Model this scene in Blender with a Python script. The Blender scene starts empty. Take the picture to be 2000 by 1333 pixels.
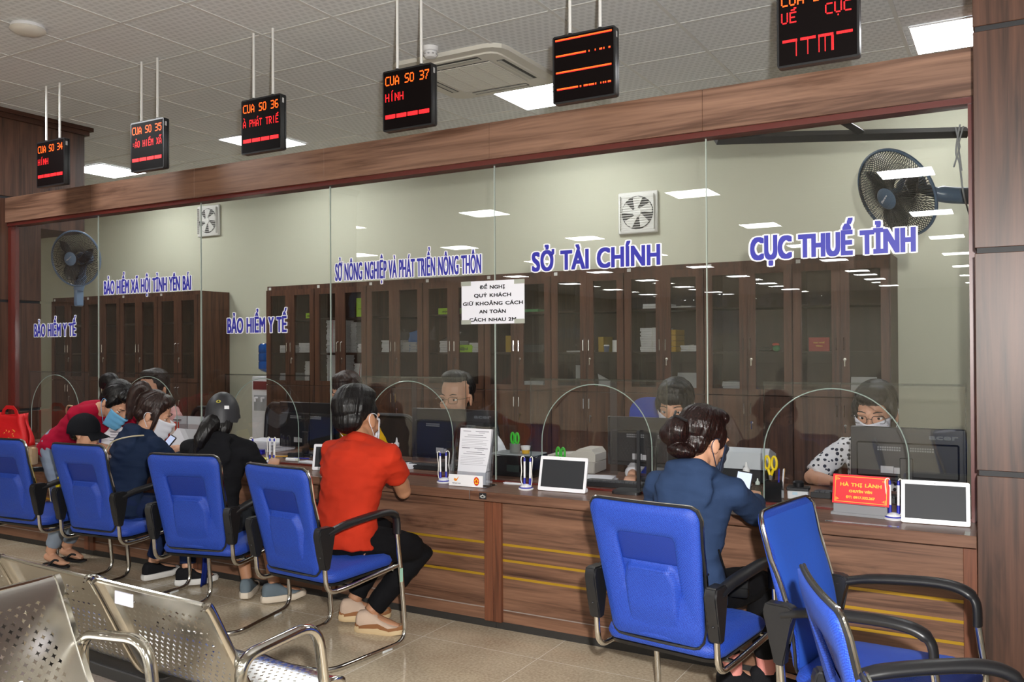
import bpy, bmesh, math, random
from mathutils import Vector, Matrix, Quaternion, noise
rnd = random.Random(7)
sc = bpy.context.scene
COL = sc.collection
PI = math.pi
R = math.radians

# ---------------------------------------------------------------- camera
cam_d = bpy.data.cameras.new('camera')
cam = bpy.data.objects.new('camera', cam_d)
COL.objects.link(cam)
cam_d.sensor_width = 36.0
cam_d.lens = 1708.02 / 2000.0 * 36.0
cam_d.clip_start = 0.05
CY, CP, CR = 0.5224, 0.0076, -0.0055          # yaw to the left, pitch up, roll
fw = Vector((-math.sin(CY) * math.cos(CP), math.cos(CY) * math.cos(CP), math.sin(CP)))
r0 = Vector((math.cos(CY), math.sin(CY), 0)); u0 = r0.cross(fw)
r1 = math.cos(CR) * r0 + math.sin(CR) * u0
u1 = -math.sin(CR) * r0 + math.cos(CR) * u0
cm = Matrix((r1, u1, -fw)).transposed().to_4x4()
cm.translation = Vector((0, -4.3253, 1.5315))
cam.matrix_world = cm
sc.camera = cam

# ---------------------------------------------------------------- world, flash, exposure
w = bpy.data.worlds.new('world'); sc.world = w; w.use_nodes = True
w.node_tree.nodes['Background'].inputs[0].default_value = (0.9, 0.95, 1, 1)
w.node_tree.nodes['Background'].inputs[1].default_value = 0.05
fl = bpy.data.lights.new('camera_flash', 'SPOT')      # the photographer's flash, just above and right of the lens
fl.energy = 800; fl.color = (1.0, 0.98, 0.95); fl.shadow_soft_size = 0.03
fl.spot_size = R(105); fl.spot_blend = 0.6
flo = bpy.data.objects.new('camera_flash', fl); COL.objects.link(flo)
flo.location = (0.10, -4.30, 1.72)
flo.rotation_euler = (R(90), 0, CY)
PANEL_W = 40.0                                          # brightness of the ceiling panels
sc.view_settings.view_transform = 'Standard'
sc.view_settings.look = 'None'
sc.view_settings.gamma = 1.0
sc.view_settings.use_curve_mapping = False
sc.view_settings.exposure = 0.0
cy = sc.cycles
cy.use_denoising = True
cy.max_bounces = 10; cy.diffuse_bounces = 3; cy.glossy_bounces = 4
cy.transmission_bounces = 6; cy.transparent_max_bounces = 40
cy.caustics_reflective = False; cy.caustics_refractive = False
cy.sample_clamp_indirect = 6.0

# ---------------------------------------------------------------- materials
def lin(h):
    if isinstance(h, str):
        h = tuple(int(h[i:i + 2], 16) / 255 for i in (0, 2, 4))
        return tuple((c / 12.92 if c <= .04045 else ((c + .055) / 1.055) ** 2.4) for c in h) + (1,)
    return tuple(h) + ((1,) if len(h) == 3 else ())
MATS = {}
def nt(name):
    m = bpy.data.materials.new(name); m.use_nodes = True
    n = m.node_tree; b = n.nodes['Principled BSDF']
    MATS[name] = m
    return m, n, b
def mat(name, col, rough=.5, metal=0., spec=.5, bump=None, coat=0., trans=0., sheen=0., emit=None, estr=0., var=0.):
    """plain principled material; bump = (scale, strength[, detail]); var = colour variation"""
    if name in MATS: return MATS[name]
    m, n, b = nt(name)
    c = lin(col)
    b.inputs['Base Color'].default_value = c
    b.inputs['Roughness'].default_value = rough
    b.inputs['Metallic'].default_value = metal
    b.inputs['Specular IOR Level'].default_value = spec
    if coat: b.inputs['Coat Weight'].default_value = coat; b.inputs['Coat Roughness'].default_value = .1
    if trans: b.inputs['Transmission Weight'].default_value = trans
    if sheen: b.inputs['Sheen Weight'].default_value = sheen
    if emit: b.inputs['Emission Color'].default_value = lin(emit); b.inputs['Emission Strength'].default_value = estr
    tc = n.nodes.new('ShaderNodeTexCoord')
    if bump:
        no = n.nodes.new('ShaderNodeTexNoise'); no.inputs['Scale'].default_value = bump[0]
        no.inputs['Detail'].default_value = bump[2] if len(bump) > 2 else 3
        bp = n.nodes.new('ShaderNodeBump'); bp.inputs['Strength'].default_value = bump[1]; bp.inputs['Distance'].default_value = .01
        n.links.new(tc.outputs['Object'], no.inputs['Vector']); n.links.new(no.outputs['Fac'], bp.inputs['Height'])
        n.links.new(bp.outputs['Normal'], b.inputs['Normal'])
    if var:
        no2 = n.nodes.new('ShaderNodeTexNoise'); no2.inputs['Scale'].default_value = 9
        rp = n.nodes.new('ShaderNodeValToRGB')
        rp.color_ramp.elements[0].color = tuple(x * (1 - var) for x in c[:3]) + (1,)
        rp.color_ramp.elements[1].color = tuple(min(1, x * (1 + var)) for x in c[:3]) + (1,)
        rp.color_ramp.elements[0].position = .3; rp.color_ramp.elements[1].position = .7
        n.links.new(tc.outputs['Object'], no2.inputs['Vector']); n.links.new(no2.outputs['Fac'], rp.inputs['Fac'])
        n.links.new(rp.outputs['Color'], b.inputs['Base Color'])
    return m
def wood(name, dark, light, axis='x', scale=1., rough=.35, fine=1.):
    """laminate with grain along one axis"""
    if name in MATS: return MATS[name]
    m, n, b = nt(name)
    tc = n.nodes.new('ShaderNodeTexCoord'); mp = n.nodes.new('ShaderNodeMapping')
    s = {'x': (.55, 9, 9), 'y': (9, .55, 9), 'z': (9, 9, .55)}[axis]
    mp.inputs['Scale'].default_value = tuple(v * scale for v in s)
    n.links.new(tc.outputs['Object'], mp.inputs['Vector'])
    no = n.nodes.new('ShaderNodeTexNoise'); no.inputs['Scale'].default_value = 1.6; no.inputs['Detail'].default_value = 5
    no.inputs['Roughness'].default_value = .62; no.inputs['Distortion'].default_value = 1.1
    n.links.new(mp.outputs['Vector'], no.inputs['Vector'])
    mp2 = n.nodes.new('ShaderNodeMapping')
    s2 = {'x': (2.2, 90, 90), 'y': (90, 2.2, 90), 'z': (90, 90, 2.2)}[axis]
    mp2.inputs['Scale'].default_value = tuple(v * fine for v in s2)
    n.links.new(tc.outputs['Object'], mp2.inputs['Vector'])
    n2 = n.nodes.new('ShaderNodeTexNoise'); n2.inputs['Scale'].default_value = 1.; n2.inputs['Detail'].default_value = 3
    n.links.new(mp2.outputs['Vector'], n2.inputs['Vector'])
    mx = n.nodes.new('ShaderNodeMath'); mx.operation = 'MULTIPLY_ADD'; mx.inputs[1].default_value = .35
    n.links.new(n2.outputs['Fac'], mx.inputs[0]); n.links.new(no.outputs['Fac'], mx.inputs[2])
    rp = n.nodes.new('ShaderNodeValToRGB')
    e = rp.color_ramp.elements
    d, l = lin(dark), lin(light)
    e[0].position = .48; e[0].color = d
    e[1].position = .86; e[1].color = l
    q = e.new(.66); q.color = tuple((d[i] * .45 + l[i] * .55) for i in range(3)) + (1,)
    n.links.new(mx.outputs[0], rp.inputs['Fac']); n.links.new(rp.outputs['Color'], b.inputs['Base Color'])
    b.inputs['Roughness'].default_value = rough; b.inputs['Specular IOR Level'].default_value = .4
    return m
def emis(name, col, strength):
    if name in MATS: return MATS[name]
    m, n, b = nt(name)
    b.inputs['Base Color'].default_value = (0, 0, 0, 1)
    b.inputs['Emission Color'].default_value = lin(col); b.inputs['Emission Strength'].default_value = strength
    return m
def glass(name, tint, refl=1., ior=1.5, rough=0.):
    """clear sheet: what is not mirrored by fresnel passes straight through"""
    if name in MATS: return MATS[name]
    m, n, b = nt(name)
    n.nodes.remove(b)
    out = n.nodes['Material Output']
    t = n.nodes.new('ShaderNodeBsdfTransparent'); t.inputs[0].default_value = lin(tint)
    g = n.nodes.new('ShaderNodeBsdfGlossy'); g.inputs['Roughness'].default_value = rough
    f = n.nodes.new('ShaderNodeFresnel'); f.inputs['IOR'].default_value = ior
    mu = n.nodes.new('ShaderNodeMath'); mu.operation = 'MULTIPLY'; mu.inputs[1].default_value = refl; mu.use_clamp = True
    mx = n.nodes.new('ShaderNodeMixShader')
    ge = n.nodes.new('ShaderNodeNewGeometry'); mp = n.nodes.new('ShaderNodeMapRange')   # a thin sheet mirrors the same from both sides
    mp.inputs['To Min'].default_value = ior; mp.inputs['To Max'].default_value = 1 / ior
    n.links.new(ge.outputs['Backfacing'], mp.inputs['Value']); n.links.new(mp.outputs[0], f.inputs['IOR'])
    n.links.new(f.outputs[0], mu.inputs[0]); n.links.new(mu.outputs[0], mx.inputs[0])
    n.links.new(t.outputs[0], mx.inputs[1]); n.links.new(g.outputs[0], mx.inputs[2])
    n.links.new(mx.outputs[0], out.inputs['Surface'])
    return m

# ---------------------------------------------------------------- mesh helpers
class MB:
    """collects shapes for ONE mesh object"""
    def __init__(s): s.bm = bmesh.new()
    def add(s, vs, fs):
        v = [s.bm.verts.new(p) for p in vs]
        for f in fs:
            try: s.bm.faces.new([v[i] for i in f])
            except ValueError: pass
        return v
    def box(s, x0, x1, y0, y1, z0, z1, bev=0., mx=None, seg=1):
        vs = [Vector((x, y, z)) for x in (x0, x1) for y in (y0, y1) for z in (z0, z1)]
        if mx is not None: vs = [mx @ v for v in vs]
        v = s.add(vs, [(0, 1, 3, 2), (4, 6, 7, 5), (0, 4, 5, 1), (2, 3, 7, 6), (0, 2, 6, 4), (1, 5, 7, 3)])
        if bev:
            es = list({e for q in v for e in q.link_edges})
            bmesh.ops.bevel(s.bm, geom=es, offset=bev, segments=seg, profile=.5, affect='EDGES')
        return s
    def loft(s, rings, cap=True, closed=False):
        n = len(rings[0]); vv = [[s.bm.verts.new(p) for p in r] for r in rings]
        m = len(vv)
        for i in range(m if closed else m - 1):
            a, b = vv[i], vv[(i + 1) % m]
            for j in range(n):
                try: s.bm.faces.new((a[j], a[(j + 1) % n], b[(j + 1) % n], b[j]))
                except ValueError: pass
        if cap and not closed:
            s.bm.faces.new(list(reversed(vv[0]))); s.bm.faces.new(vv[-1])
        return s
    def tube(s, pts, r, n=10, closed=False, flat=1., up=None):
        """pipe along a polyline; r a number or one per point; flat squashes the cross-section"""
        pts = [Vector(p) for p in pts]; m = len(pts)
        rs = r if isinstance(r, (list, tuple)) else [r] * m
        rings = []; prev = None
        for i, p in enumerate(pts):
            if closed: t = (pts[(i + 1) % m] - pts[i - 1])
            else: t = pts[min(i + 1, m - 1)] - pts[max(i - 1, 0)]
            t = t.normalized() if t.length > 1e-9 else Vector((0, 0, 1))
            if prev is None:
                a = Vector(up) if up else (Vector((0, 0, 1)) if abs(t.z) < .9 else Vector((1, 0, 0)))
                prev = (a - t * a.dot(t)).normalized()
            else:
                q = prev - t * prev.dot(t)
                prev = q.normalized() if q.length > 1e-6 else prev
            b = t.cross(prev)
            rings.append([p + (prev * math.cos(2 * PI * j / n) * flat + b * math.sin(2 * PI * j / n)) * rs[i] for j in range(n)])
        return s.loft(rings, True, closed)
    def cyl(s, p0, p1, r, n=16, r2=None): return s.tube([p0, p1], [r, r if r2 is None else r2], n)
    def lathe(s, prof, c=(0, 0, 0), n=20, mx=None):
        """profile [(radius, height)] turned about z"""
        rings = []
        for (r, z) in prof:
            ring = [Vector((c[0] + max(r, 1e-4) * math.cos(2 * PI * j / n), c[1] + max(r, 1e-4) * math.sin(2 * PI * j / n), c[2] + z)) for j in range(n)]
            rings.append([mx @ v for v in ring] if mx is not None else ring)
        return s.loft(rings)
    def ell(s, c, rad, mx=None, u=14, v=10):
        c = Vector(c); rings = []
        for i in range(v + 1):
            t = -PI / 2 + PI * i / v; k = max(math.cos(t), .02)
            ring = []
            for j in range(u):
                a = 2 * PI * j / u
                d = Vector((rad[0] * k * math.cos(a), rad[1] * k * math.sin(a), rad[2] * math.sin(t)))
                ring.append(c + (mx @ d if mx is not None else d))
            rings.append(ring)
        return s.loft(rings)
    def prism(s, outline, fn, d0, d1):
        """closed 2D outline extruded from depth d0 to d1; fn(a, b, d) gives the 3D point"""
        A = [fn(a, b, d0) for a, b in outline]; B = [fn(a, b, d1) for a, b in outline]
        n = len(outline)
        va = [s.bm.verts.new(p) for p in A]; vb = [s.bm.verts.new(p) for p in B]
        s.bm.faces.new(list(reversed(va))); s.bm.faces.new(vb)
        for i in range(n): s.bm.faces.new((va[i], va[(i + 1) % n], vb[(i + 1) % n], vb[i]))
        return s
    def grid(s, fn, nu, nv):
        v = [[s.bm.verts.new(fn(i / nu, j / nv)) for j in range(nv + 1)] for i in range(nu + 1)]
        for i in range(nu):
            for j in range(nv): s.bm.faces.new((v[i][j], v[i + 1][j], v[i + 1][j + 1], v[i][j + 1]))
        return s
    def build(s, name, m, parent=None, smooth=40, sub=0, thick=0, loc=None, norm=True):
        if norm: bmesh.ops.recalc_face_normals(s.bm, faces=s.bm.faces)
        me = bpy.data.meshes.new(name); s.bm.to_mesh(me); s.bm.free()
        me.materials.append(m)
        if smooth:
            me.polygons.foreach_set('use_smooth', [True] * len(me.polygons))
            if smooth < 180: me.set_sharp_from_angle(angle=R(smooth))
        o = bpy.data.objects.new(name, me); COL.objects.link(o)
        if parent is not None: o.parent = parent
        if loc is not None: o.location = loc
        if thick:
            md = o.modifiers.new('t', 'SOLIDIFY'); md.thickness = thick; md.offset = 0
        if sub:
            md = o.modifiers.new('s', 'SUBSURF'); md.levels = sub; md.render_levels = sub
        return o
def arc(c, r, a0, a1, n, f):
    return [f(c[0] + r * math.cos(a0 + (a1 - a0) * i / n), c[1] + r * math.sin(a0 + (a1 - a0) * i / n)) for i in range(n + 1)]
def fillet(pts, rad, n=5):
    """round the inner corners of a polyline"""
    pts = [Vector(p) for p in pts]; out = [pts[0]]
    for i in range(1, len(pts) - 1):
        a, b, c = pts[i - 1], pts[i], pts[i + 1]
        r = rad[i - 1] if isinstance(rad, (list, tuple)) else rad
        u, v = (a - b), (c - b); r = min(r, u.length * .49, v.length * .49)
        p, q = b + u.normalized() * r, b + v.normalized() * r
        for k in range(n + 1):
            t = k / n; out.append(p * (1 - t) ** 2 + b * 2 * t * (1 - t) + q * t * t)
    out.append(pts[-1]); return out
def spline(pts, n=6):
    """catmull-rom through the points"""
    P = [Vector(p) for p in pts]; out = []
    for i in range(len(P) - 1):
        a, b, c, d = P[max(i - 1, 0)], P[i], P[i + 1], P[min(i + 2, len(P) - 1)]
        for k in range(n):
            t = k / n
            out.append(.5 * ((2 * b) + (c - a) * t + (2 * a - 5 * b + 4 * c - d) * t * t + (3 * b - a - 3 * c + d) * t ** 3))
    out.append(P[-1]); return out
def rrect(w, h, r, n=4):
    """rounded rectangle outline centred on 0,0"""
    o = []
    for cx, cz, a in ((w / 2 - r, h / 2 - r, 0), (-w / 2 + r, h / 2 - r, PI / 2), (-w / 2 + r, -h / 2 + r, PI), (w / 2 - r, -h / 2 + r, 1.5 * PI)):
        for i in range(n + 1):
            t = a + PI / 2 * i / n; o.append((cx + r * math.cos(t), cz + r * math.sin(t)))
    return o
def thing(name, label, cat, loc=(0, 0, 0), rz=0., group=None):
    o = bpy.data.objects.new(name, None); COL.objects.link(o)
    o.location = loc; o.rotation_euler = (0, 0, rz); o.empty_display_size = .1
    return tag(o, label, cat, group)
def tag(o, label, cat, group=None):
    o['label'] = label; o['category'] = cat
    if group: o['group'] = group
    return o
def structure(o, label=None):
    o['kind'] = 'structure'
    if label: o['label'] = label
    return o
def copy_tree(o, parent=None):
    c = o.copy(); COL.objects.link(c)
    if parent is not None: c.parent = parent
    for ch in [q for q in bpy.data.objects if q.parent == o]: copy_tree(ch, c)
    return c
def evaluated(o):
    dg = bpy.context.evaluated_depsgraph_get(); dg.update()
    return bpy.data.meshes.new_from_object(o.evaluated_get(dg))
def tmat(loc=(0, 0, 0), rx=0, ry=0, rz=0):
    return Matrix.Translation(loc) @ Matrix.Rotation(rz, 4, 'Z') @ Matrix.Rotation(ry, 4, 'Y') @ Matrix.Rotation(rx, 4, 'X')

def letters(body, width, cap, bold=0., depth=.0015, center=False, n=12):
    """flat lettering in (x, 0, z): total width and capital height are given, strokes thickened all round by bold"""
    def text_mesh(s_):
        cu = bpy.data.curves.new('lettering', 'FONT'); cu.body = s_; cu.size = 1; cu.resolution_u = 4
        cu.space_word = 1.3; cu.space_character = 1.03
        to = bpy.data.objects.new('lettering', cu); COL.objects.link(to)
        m_ = evaluated(to); bpy.data.objects.remove(to); return m_
    horn = None
    if 'Ở' in body:                                          # the horned letter is drawn as plain letter plus horn
        i = body.index('Ở'); body = body.replace('Ở', 'Ỏ'); m0 = text_mesh(body[:i + 1]); horn = max(v.co.x for v in m0.vertices); bpy.data.meshes.remove(m0)
    me = text_mesh(body)
    co = [v.co.copy() for v in me.vertices]; fs = [tuple(p.vertices) for p in me.polygons]
    bpy.data.meshes.remove(me)
    if horn is not None:
        k0 = len(co); co += [Vector((horn + dx_, dz_, 0)) for dx_, dz_ in ((-.14, .56), (-.02, .58), (.05, .64), (.05, .76), (-.01, .76), (-.01, .68), (-.06, .64))]; fs.append(tuple(range(k0, k0 + 7)))
    x0 = min(c.x for c in co); x1 = max(c.x for c in co)
    sx = (width - 2 * bold) / (x1 - x0); sz = (cap - 2 * bold) / .73
    dx = (-width / 2 if center else 0) + bold
    b = MB()
    for k in range(n if bold else 1):
        a = 2 * PI * (k + .5) / n; q = max(abs(math.cos(a)), abs(math.sin(a)))            # square nib: corners stay crisp
        ox, oz = (bold * math.cos(a) / q, bold * .75 * math.sin(a) / q) if bold else (0, 0)
        b.add([Vector(((c.x - x0) * sx + dx + ox, -6e-5 * k, c.y * sz + oz + bold)) for c in co], fs)
    return b
def xform(b, m):
    for v in b.bm.verts: v.co = m @ v.co
    return b
def join(b, other):
    me = bpy.data.meshes.new('tmp'); other.bm.to_mesh(me); other.bm.free(); b.bm.from_mesh(me); bpy.data.meshes.remove(me); return b

# ================================================================ THE SETTING
WALNUT = ('3a2219', '865a41')
M_beam = wood('beam laminate', '573c2e', '93705c', 'x', .8, .38)
M_panel = wood('counter laminate', '3b241a', '84604b', 'x', 1., .4)
M_top = wood('worktop laminate', '4a3024', '7e5c49', 'x', 1., .32)
M_pillar = wood('pillar laminate', '28180f', '583a2c', 'z', .8, .42)
M_cab = wood('cabinet laminate', '2e1c14', '5a3c2c', 'z', 1.1, .45)
M_cabin = wood('cabinet inside', '291b14', '44302a', 'z', 1., .6)  # inside tone darkened in the colour itself, for the little light in there
M_dark = mat('black groove', '17171a', .6)
M_red = mat('red brown metal frame', '571a12', .35, coat=.3)
M_wallp = mat('pale green wall paint', 'b3b3a0', .8, bump=(60, .03))
M_hall = mat('hall wall paint', 'c9c7bb', .8)
M_white = mat('white plastic', 'e4e4e6', .4)
M_chrome = mat('chrome', 'd8d6d2', .14, 1.)
M_blackp = mat('black plastic', '1b1b1d', .42)

def floor_mat():
    m, n, b = nt('polished granite floor tile')
    tc = n.nodes.new('ShaderNodeTexCoord')
    sp = n.nodes.new('ShaderNodeSeparateXYZ'); n.links.new(tc.outputs['Object'], sp.inputs[0])
    def M(op, a, v=None, c=None):
        q = n.nodes.new('ShaderNodeMath'); q.operation = op
        for i, k in enumerate((a, v, c)):
            if k is None: continue
            if isinstance(k, (int, float)): q.inputs[i].default_value = k
            else: n.links.new(k, q.inputs[i])
        return q.outputs[0]
    def line(s_, off, size, wd):
        f = M('FRACT', M('MULTIPLY_ADD', s_, 1 / size, -off / size))
        return M('LESS_THAN', M('MINIMUM', f, M('SUBTRACT', 1., f)), wd / size)
    g = M('MAXIMUM', line(sp.outputs[0], -2.74, .69, .0021), line(sp.outputs[1], -.53, .69, .0021))
    n1 = n.nodes.new('ShaderNodeTexNoise'); n1.inputs['Scale'].default_value = 75; n1.inputs['Detail'].default_value = 4
    n2 = n.nodes.new('ShaderNodeTexNoise'); n2.inputs['Scale'].default_value = 2.2; n2.inputs['Detail'].default_value = 3
    n.links.new(tc.outputs['Object'], n1.inputs['Vector']); n.links.new(tc.outputs['Object'], n2.inputs['Vector'])
    rp = n.nodes.new('ShaderNodeValToRGB'); e = rp.color_ramp.elements
    e[0].position = .35; e[0].color = lin('b09d85'); e[1].position = .68; e[1].color = lin('e0d2b8')
    n.links.new(M('MULTIPLY_ADD', n1.outputs['Fac'], .55, M('MULTIPLY', n2.outputs['Fac'], .45)), rp.inputs['Fac'])
    mx = n.nodes.new('ShaderNodeMixRGB'); mx.inputs[2].default_value = lin('f2ecdf')
    n.links.new(g, mx.inputs[0]); n.links.new(rp.outputs['Color'], mx.inputs[1])
    n.links.new(mx.outputs[0], b.inputs['Base Color'])
    b.inputs['Roughness'].default_value = .13; b.inputs['Specular IOR Level'].default_value = .5
    return m
def ceil_mat():
    m, n, b = nt('perforated ceiling tile')
    tc = n.nodes.new('ShaderNodeTexCoord')
    mp = n.nodes.new('ShaderNodeMapping'); mp.inputs['Location'].default_value = (5.4252, .8178, 0)
    n.links.new(tc.outputs['Object'], mp.inputs['Vector'])
    br = n.nodes.new('ShaderNodeTexBrick'); br.offset = .5; br.squash = 1.
    br.inputs['Color1'].default_value = (.61, .63, .64, 1); br.inputs['Color2'].default_value = (.64, .66, .67, 1)
    br.inputs['Mortar'].default_value = (.74, .76, .77, 1); br.inputs['Scale'].default_value = 1.
    br.inputs['Mortar Size'].default_value = .011; br.inputs['Mortar Smooth'].default_value = .25
    br.inputs['Brick Width'].default_value = .05; br.inputs['Row Height'].default_value = .05
    n.links.new(mp.outputs['Vector'], br.inputs['Vector'])
    n.links.new(br.outputs['Color'], b.inputs['Base Color'])
    b.inputs['Roughness'].default_value = .8
    return m
CZ = 3.574
b = MB(); b.box(-15, 3, -30, 3.1, -.1, 0); structure(b.build('floor', floor_mat(), smooth=0))
b = MB(); b.box(-15, 3, -30, 3.1, CZ, CZ + .1)
structure(b.build('ceiling', ceil_mat(), smooth=0))
b = MB()                                               # the T bars of the ceiling grid
i0 = -5.4252 - .6 * 14
for i in range(34): b.box(i0 + .6 * i - .012, i0 + .6 * i + .012, -30, 2.95, CZ - .004, CZ + .02)
j0 = -.8178 - .6 * 48
for j in range(55): b.box(-15, 3, j0 + .6 * j - .012, j0 + .6 * j + .012, CZ - .0035, CZ + .02)
structure(b.build('trim_9', mat('ceiling grid bar', 'd2d2d0', .5), smooth=0), 'thin grey grid bars of the suspended ceiling')
b = MB(); b.box(-15, 0, 2.95, 3.1, 0, CZ); structure(b.build('wall_back', M_wallp, smooth=0))
b = MB(); b.box(-15.1, -15, -30, 3.1, 0, CZ); structure(b.build('wall_far_left', M_hall, smooth=0))
b = MB(); b.box(-15, 3, -30.1, -30, 0, CZ); structure(b.build('wall_front', M_hall, smooth=0))
b = MB(); b.box(3, 3.1, -30, 3.1, 0, CZ); structure(b.build('wall_far_right', M_hall, smooth=0))
# wood-clad pillars at both ends of the counter, each panel between black grooves
def clad(name, x0, x1, y0, y1, zs, top):
    b = MB(); zz = [0] + zs + [top]
    for i in range(len(zz) - 1):
        b.box(x0, x1, y0, y1, zz[i] + (.011 if i else 0), zz[i + 1] - (.011 if i < len(zz) - 2 else 0), .002)
    o = structure(b.build(name, M_pillar, smooth=0))
    g = MB()
    for z in zs: g.box(x0 + .008, x1 - .008, y0 + .008, y1 - .008, z - .012, z + .012)
    g.build('groove', M_dark, o, smooth=0)
    return o
clad('wall_right', -.139, 1.6, -.36, 2.94, [1.02, 1.91, 2.8], CZ)
clad('wall_left', -8.1, -7.395, -4.5, .255, [1.02, 1.95, 2.83], CZ)
b = MB(); b.box(-8.1, -7.397, .2551, .67, 2.6, CZ - .001); structure(b.build('wall_left_upper', M_pillar, smooth=0))
b = MB()
for k, (e, z0, z1) in enumerate(((.055, CZ - .035, CZ), (.03, CZ - .075, CZ - .035))): b.box(-8.1 - e, -7.395 + e, -4.5, .67 + e, z0, z1 - .0005)
structure(b.build('trim_10', wood('cornice wood', '26150f', '4a2c20', 'y'), smooth=0), 'dark wooden cornice on top of the left wall')

# ---------------------------------------------------------------- glass screen over the counter
SX = [-7.363, -6.229, -5.062, -3.845, -2.601, -1.35, -.169]
CT = .76; GT = 2.592
b = MB()
edges = [-7.40] + SX[1:6] + [-.14]
for i in range(6): b.box(edges[i] + (.0012 if i else 0), edges[i + 1], -.06, .06, 2.612, 2.821, .0015)
structure(b.build('trim_1', M_beam, smooth=0), 'long walnut fascia beam over the glass screen')
b = MB(); b.box(-7.395, -.14, -.045, .045, 2.583, 2.6115)
b.box(-7.395, -7.352, -.035, .035, CT + .0005, 2.583); b.box(-.172, -.1395, -.035, .035, CT + .0005, 2.583)
structure(b.build('trim_2', M_red, smooth=0), 'red brown frame around the glass screen')
b = MB(); b.box(-7.35, -.173, -.014, .014, CT + .0005, CT + .011)
structure(b.build('trim_3', M_red, smooth=0), 'red strip where the glass meets the counter')
M_glass = glass('screen glass', (.95, .955, .95), 1.0, 1.52)
M_edge = mat('polished glass edge', '93a39b', .2, emit=None)
M_seam = mat('clear silicone seam', 'aab5ad', .35)
AR = .325; AZ = 1.005
ARCH = []
for i in range(6):
    x0, x1 = SX[i] + .003, SX[i + 1] - .003
    c = (SX[i] + SX[i + 1]) / 2 + (.012 if i == 5 else 0); ARCH.append(c)
    zb = CT + .011
    out = [(x0, zb), (c - AR, zb)] + [(c - AR, AZ)]
    out += [(c - AR * math.cos(PI * k / 28), AZ + AR * math.sin(PI * k / 28)) for k in range(1, 29)]
    out += [(c + AR, zb), (x1, zb), (x1, GT - .008), (x0, GT - .008)]
    b = MB(); b.prism(out, lambda a, z, d: Vector((a, d, z)), -.004, .004)
    wn = structure(b.build('window_%d' % (i + 1), M_glass, smooth=0))
    e = MB(); e.tube([(p[0], 0, p[1]) for p in out[1:-3]], .0029, 6)
    e.build('arch_edge', M_edge, wn)
    if i < 5:
        e = MB(); e.box(SX[i + 1] - .0026, SX[i + 1] + .0026, -.0045, .0045, zb, GT - .008)
        e.build('seam', M_seam, wn, smooth=0)
# clear acrylic splash sheets hung behind the arches, with a strip of tape down the middle
M_acr = glass('acrylic sheet', (.94, .94, .945), 1.2, 1.49, .02)
shs = ['', '', '', '', '', '']
names = ['the far left window behind the red bag', 'the window with the seated navy hoodie customer', 'the window of the helmeted customer',
         'the window of the man in red', 'the window below the finance department lettering', 'the window behind the red name plate']
for i, c in enumerate(ARCH):
    sx0, sx1 = (c - .40, c + .40) if i != 5 else (-1.08, -.19)
    if i == 4: sx0 = -2.39
    t = thing('acrylic_shield', 'clear acrylic splash sheet closing the arch of ' + names[i], 'screen', ((sx0 + sx1) / 2, .03, .86), 0, 'acrylic sheets behind the arches')
    hw = (sx1 - sx0) / 2
    b = MB(); b.box(-hw, hw, -.0015, .0015, -.02, .495); b.build('sheet', M_acr, t, smooth=0)
    b = MB(); b.box(-hw, hw, -.0022, .0022, .488, .498); b.box(-hw, -hw + .006, -.0022, .0022, -.02, .488); b.box(hw - .006, hw, -.0022, .0022, -.02, .488)
    b.build('rim', glass('acrylic rim', (.75, .77, .77), 2., 1.5), t, smooth=0)
    if i in (3, 4):
        b = MB(); b.box(.005, .04, -.003, -.0016, -.015, .487) if i == 3 else b.box(.085, .125, -.003, -.0016, -.015, .487)
        b.build('tape', glass('clear tape', (.72, .71, .72), 2., 1.5, .25), t, smooth=0)

# ---------------------------------------------------------------- lettering on the glass
M_blue = mat('blue vinyl', '2a2a9e', .5)
M_vwhite = mat('white vinyl', 'eeeef2', .5)
def sign(body, x0, x1, z0, cap, label, bold, edge):
    t = thing('window_lettering', label, 'lettering', (x0, -.0062, z0), 0, 'blue lettering on the glass')
    b = letters(body, x1 - x0, cap, bold); b.build('letters', M_blue, t, smooth=0, norm=False, loc=(0, -.0008, 0))
    b = xform(letters(body, x1 - x0 + 2 * edge, cap + 2 * edge, bold + edge, n=14), Matrix.Translation((-edge, 0, -edge))); b.build('white_border', M_vwhite, t, smooth=0, norm=False, loc=(0, .0008, 0))
sign('CỤC THUẾ TỈNH', -1.13, -.385, 1.953, .122, 'blue white-edged lettering CỤC THUẾ TỈNH on the glass', .0062, .0085)
sign('SỞ TÀI CHÍNH', -2.355, -1.595, 1.957, .118, 'blue white-edged lettering SỞ TÀI CHÍNH on the glass', .005, .008)
sign('SỞ NÔNG NGHIỆP VÀ PHÁT TRIỂN NÔNG THÔN', -3.80, -2.69, 1.967, .118, 'longest line of blue lettering on the glass, just left of the paper notice', .0022, .0065)
sign('BẢO HIỂM XÃ HỘI TỈNH YÊN BÁI', -6.155, -5.16, 1.962, .112, 'long blue lettering on the second pane, over the left cabinet run', .003, .007)
sign('BẢO HIỂM Y TẾ', -7.07, -6.51, 1.643, .112, 'blue white-edged lettering BẢO HIỂM Y TẾ on the far left pane', .0035, .0075)
sign('BẢO HIỂM Y TẾ', -4.79, -4.225, 1.643, .112, 'blue white-edged lettering BẢO HIỂM Y TẾ behind the black helmet', .0035, .0075)
t = thing('paper_notice', 'white paper notice in black capitals taped over the glass seam', 'notice', (-2.615, -.0075, 1.795))
b = MB(); b.box(-.212, .212, -.0006, .0006, -.125, .125); b.build('sheet', mat('notice paper', 'e6e6ee', .7), t, smooth=0)
b = None
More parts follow.
